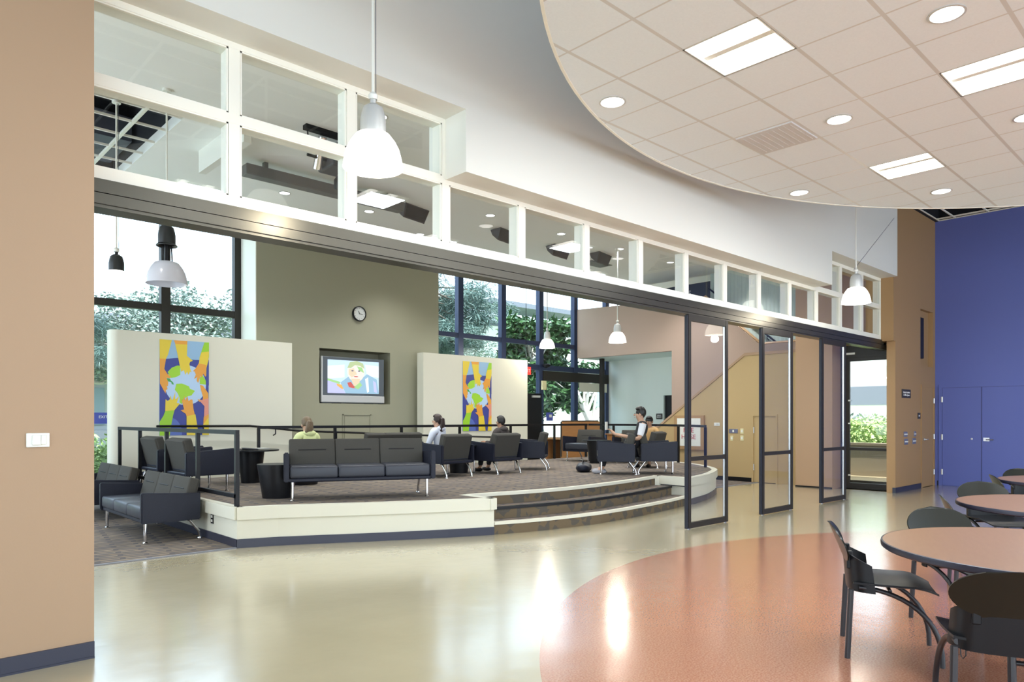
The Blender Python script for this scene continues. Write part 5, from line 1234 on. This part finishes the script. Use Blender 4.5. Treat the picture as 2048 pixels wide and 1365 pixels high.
def leaves(n, centers, size, m, nm, parent, droop=0.0, aspect=2.4, flat=0.5, seed=1):
    """centers: list of (centre, radii, weight); each leaf is a small folded blade"""
    r = np.random.default_rng(seed); ws = np.array([c[2] for c in centers], float); ws /= ws.sum()
    idx = r.choice(len(centers), n, p=ws); cen = np.array([c[0] for c in centers])[idx]; rad = np.array([c[1] for c in centers])[idx]
    d = r.normal(size=(n, 3)); d /= np.linalg.norm(d, axis=1)[:, None]; rr = r.random(n) ** 0.45
    P = cen + d * rr[:, None] * rad
    ax = r.normal(size=(n, 3)); ax[:, 2] = ax[:, 2] * flat - droop; ax /= np.linalg.norm(ax, axis=1)[:, None]
    sd = np.cross(ax, r.normal(size=(n, 3))); sd /= np.linalg.norm(sd, axis=1)[:, None]
    up = np.cross(ax, sd)
    L = size * (0.6 + 0.8 * r.random(n)); W = L / aspect
    a_ = P; t_ = P + ax * L[:, None]; mid = P + ax * (L * 0.5)[:, None]
    l_ = mid + sd * (W * 0.5)[:, None] + up * (W * 0.12)[:, None]; q_ = mid - sd * (W * 0.5)[:, None] + up * (W * 0.12)[:, None]
    V = np.stack([a_, l_, t_, q_], 1).reshape(-1, 3)
    Fc = np.arange(n * 4).reshape(n, 4)
    fc = np.concatenate([Fc[:, [0, 1, 2]], Fc[:, [0, 2, 3]]]).tolist()
    me = bpy.data.meshes.new(nm); me.from_pydata(V.tolist(), [], fc); me.materials.append(m)
    o = bpy.data.objects.new(nm, me); C.objects.link(o); o.parent = parent; return o
def leafmat(nm, c1, c2, rough=0.5):
    m, n, b, tc = shader(nm)
    no = n.nodes.new('ShaderNodeTexNoise'); no.inputs['Scale'].default_value = 2.2; no.inputs['Detail'].default_value = 4; n.links.new(tc.outputs['Object'], no.inputs['Vector'])
    n.links.new(mixc(n, no.outputs['Fac'], c1, c2), b.inputs['Base Color']); b.inputs['Roughness'].default_value = rough
    return m
L_fine = leafmat('fine_leaves', (0.10, 0.15, 0.12), (0.28, 0.34, 0.30)); L_pine = leafmat('pine_needles', (0.04, 0.09, 0.08), (0.13, 0.20, 0.17))
L_mag = leafmat('magnolia_leaves', (0.02, 0.06, 0.02), (0.07, 0.15, 0.05), 0.3); L_bush = leafmat('bush_leaves', (0.16, 0.27, 0.07), (0.40, 0.52, 0.20))
def tree(label, x, y, h, crown, n, size, m, bark, droop=0.0, aspect=2.4, seed=1, branches=10, r0=0.16, lean=(0, 0), flat=0.5, grp='trees outside the windows'):
    t = thing('tree', label, 'tree', (x, y, -0.05), 0, grp); rr = random.Random(seed)
    a = MB(); tip = Vector((lean[0], lean[1], h * 0.85))
    pts = [Vector((0, 0, 0)), Vector((lean[0] * .25, lean[1] * .25, h * .25)), Vector((lean[0] * .6, lean[1] * .6, h * .5)), tip]
    a.tube(pts, [r0, r0 * .8, r0 * .55, r0 * .15], 10); a.build('trunk', bark, t, True)
    cs = []
    a = MB()
    for k in range(branches):
        c, rad = crown[k % len(crown)]
        u = rr.uniform(0.35, 0.9); base = pts[0].lerp(tip, u) if u > .5 else pts[1].lerp(pts[2], u)
        e = Vector(c) + Vector((rr.uniform(-1, 1) * rad[0], rr.uniform(-1, 1) * rad[1], rr.uniform(-.7, .7) * rad[2])) * 0.8
        md = base.lerp(e, 0.5) + Vector((rr.uniform(-.3, .3), rr.uniform(-.3, .3), rr.uniform(-.1, .4)))
        a.tube([base, base.lerp(md, .5) + Vector((0, 0, rr.uniform(-.15, .15))), md, md.lerp(e, .5) + Vector((rr.uniform(-.15, .15), 0, rr.uniform(-.1, .15))), e], [r0 * .35, r0 * .27, r0 * .2, r0 * .13, r0 * .05], 7)
        cs.append((tuple(e), (rad[0] * .42, rad[1] * .42, rad[2] * .42), 1.0)); cs.append((tuple(md.lerp(e, .5)), (rad[0] * .3, rad[1] * .3, rad[2] * .3), 0.4))
    a.build('branches', bark, t, True)
    leaves(n, cs, size, m, 'foliage', t, droop, aspect, flat, seed)
    return t
tree('pale leafed tree with white twisting branches outside the left windows', 6.2, 22.5, 5.4, [((0, 0, 4.3), (2.6, 2, 1.5)), ((-2.2, 0, 4.0), (2.2, 2, 1.3)), ((2.0, .3, 4.8), (2, 1.6, 1.3)), ((-0.6, -1, 3.2), (2.6, 1.2, .9)), ((-3.4, 0, 3.2), (1.8, 1.4, 1.0))], 26000, 0.13, L_fine, M_bark, seed=3, branches=34, aspect=2.0, r0=0.2)
tree('dark pine bough at the far left outside the window', 2.6, 19.5, 7.4, [((1.1, 0, 6.5), (0.8, .8, .7)), ((1.5, 0, 3.5), (1.0, 1, .7)), ((1.2, 0, 2.8), (0.9, 1, .5))], 11000, 0.26, L_pine, M_barkd, droop=0.7, aspect=16, seed=5, branches=10)
tree('blue green pine with hanging needles outside the right windows', 13.0, 20.0, 8.2, [((.3, 0, 6.2), (1.5, 1.4, 1.5)), ((0.6, 0, 4.6), (1.3, 1.2, 1.0)), ((2.6, 0, 5.8), (1.9, 1.2, 1.3)), ((0, 0, 3.2), (1.4, 1, .9)), ((4.0, 0, 5.6), (1.4, 1.2, 1.2)), ((3.0, 0, 4.2), (1.4, 1.2, .9))], 34000, 0.26, L_pine, M_barkd, droop=0.6, aspect=12, seed=6, branches=42)
tree('feathery pale tree behind the pine, outside the right windows', 20.5, 27.0, 8.5, [((0, 0, 6.4), (3, 2, 1.6)), ((-3, 0, 5.2), (2.4, 2, 1.3)), ((2, 0, 4.6), (3, 2, 1.3))], 22000, 0.17, L_fine, M_bark, seed=8, branches=34, aspect=3)
tree('dark glossy magnolia with broad leaves outside the rear door', 17.6, 17.8, 5.4, [((-.2, 0, 4.2), (1.2, 1.0, 1.0)), ((1.3, 0, 3.6), (1.3, 1, 1.0)), ((-1.0, 0, 3.1), (1.1, .9, .8)), ((.6, -.3, 2.3), (1.5, .9, .8)), ((-.6, 0, 1.5), (1.0, .7, .5)), ((2.2, 0, 2.5), (.9, .8, .8)), ((1.6, 0, 4.4), (1.1, .8, .7)), ((.2, 0, 3.3), (1.3, .8, .9))], 9500, 0.31, L_mag, M_bark, seed=9, branches=40, aspect=2.7, r0=0.13)
tree('leaning pale trunked tree outside the rear entrance', 20.3, 16.6, 3.6, [((-.8, 0, 3.4), (1.2, .8, .5)), ((.3, 0, 3.0), (.6, .5, .5))], 900, 0.2, L_mag, M_bark, seed=12, branches=7, r0=0.2, lean=(-1.7, 0.2))
def bush(label, x, y, rx, ry, rz_, n, size, m, seed):
    t = thing('bush', label, 'bush', (x, y, -0.05), 0, 'bushes outside')
    a = MB()
    for k in range(6): an = k * 1.05; a.tube([(0, 0, 0), (rx * .4 * math.cos(an), ry * .4 * math.sin(an), rz_ * .7), (rx * .7 * math.cos(an), ry * .7 * math.sin(an), rz_ * 1.3)], [0.03, 0.02, 0.006], 6)
    a.build('stems', M_barkd, t)
    leaves(n, [((0, 0, rz_ * 0.95), (rx, ry, rz_), 1)], size, m, 'foliage', t, 0, 2.2, 0.6, seed)
bush('pale leafed bush outside the left window below the blue band', 3.5, 16.4, 1.1, .7, .62, 2600, 0.13, L_bush, 21)
bush('bright round bush outside the glass exit door', 20.9, 7.4, 1.5, 1.5, 0.82, 9000, 0.13, L_bush, 22)
bush('low clipped bush outside the rear entrance', 19.4, 18.6, 1.6, .8, .42, 3000, 0.13, L_bush, 23)
bush('tall hedge behind the bright round bush outside the glass exit door', 24.3, 9.6, 0.9, 1.6, 0.85, 4000, 0.22, L_fine, 24)
# buildings
a = MB(); a.box(18.9, 19.1, 4.5, 10.5, -0.05, 0.78); a.box(18.85, 19.15, 4.5, 10.5, 0.78, 0.84); tag(a.build('planter_wall', mat('planter_brown', (0.14, 0.11, 0.07), 0.7)), 'low brown planter wall outside the glass exit door', 'planter wall')
t = thing('building', 'grey two storey building with dark bands and a railed balcony beyond the left trees', 'building', (2, 28, -0.05))
a = MB(); a.box(-12, 14, 0, 8, 0, 4.9); a.build('wall', M_bld, t)
for z0, z1 in ((0.0, 1.1), (2.9, 3.4), (4.7, 5.2)):
    a = MB(); a.box(-12.2, 14.2, -0.4, 0, z0, z1); a.build('band', M_bldd, t)
for k in range(10):
    a = MB(); a.box(-10 + k * 2.2, -8.6 + k * 2.2, -0.05, 0, 1.3, 2.6); a.build('window', mat('far_glass', (0.25, 0.3, 0.35), 0.15), t)
a = MB()
for k in range(60): a.box(-6 + k * 0.2, -5.97 + k * 0.2, -1.2, -1.17, 3.4, 4.2)
a.box(-6.05, 6.05, -1.22, -1.15, 4.2, 4.27); a.box(-6, 6, -1.2, 0, 3.3, 3.4); a.build('balcony', M_bldw, t)
t = thing('building', 'pale building with a dark flat canopy beyond the right trees', 'building', (34, 34, -0.05))
a = MB(); a.box(-9, 9, 0, 8, 0, 7.5); a.build('wall', M_bldw, t)
a = MB(); a.box(-6, 2, -2.5, 0, 8.4, 8.7); a.box(-9, 9, -0.1, 8, 7.5, 7.8); a.build('roof', M_bldd, t)
for k in range(6):
    a = MB(); a.box(-8 + k * 2.8, -6.2 + k * 2.8, -0.04, 0, 2.4, 4.4); a.build('window', mat('far_glass', (0.25, 0.3, 0.35), 0.15), t)
t = thing('building', 'white building with dark windows beyond the glass exit door', 'building', (32, 9, -0.05))
a = MB(); a.box(0, 5, -6, 8, 0, 5.5); a.build('wall', M_bldw, t)
a = MB(); a.box(-0.06, 0, -5, 7, 2.1, 2.9); a.build('window', M_bldd, t)
a = MB(); a.box(-0.8, 0, -6.2, 8.2, 5.3, 5.6); a.build('roof', M_bldd, t)
# terrace furniture and rail
t = thing('patio_chair', 'black high backed chair just outside the far left window', 'chair', (2.63, 15.0, -0.02), R(60))
a = MB(); a.rbox(-.22, .22, -.22, .22, .42, .46, .01, 1); a.build('seat', M_plast, t)
a = MB(); a.rbox(-.21, .21, .0, .03, 0, .62, .01, 1, M=Matrix.Translation((0, .2, .46)) @ Matrix.Rotation(R(-8), 4, 'X')); a.build('backrest', M_plast, t)
for sx in (-.2, .2):
    for sy in (-.2, .2): bent([(sx, sy, .43), (sx * 1.1, sy * 1.1, 0)], .012, 'leg', M_tube, t)
a = MB()
for k in range(40): a.box(14 + k * .2, 14.03 + k * .2, 21.0, 21.03, -.05, 1.0)
a.box(14, 22, 20.98, 21.05, 1.0, 1.06); tag(a.build('garden_fence', M_bldw), 'pale railing fence on the lawn behind the magnolia', 'fence')
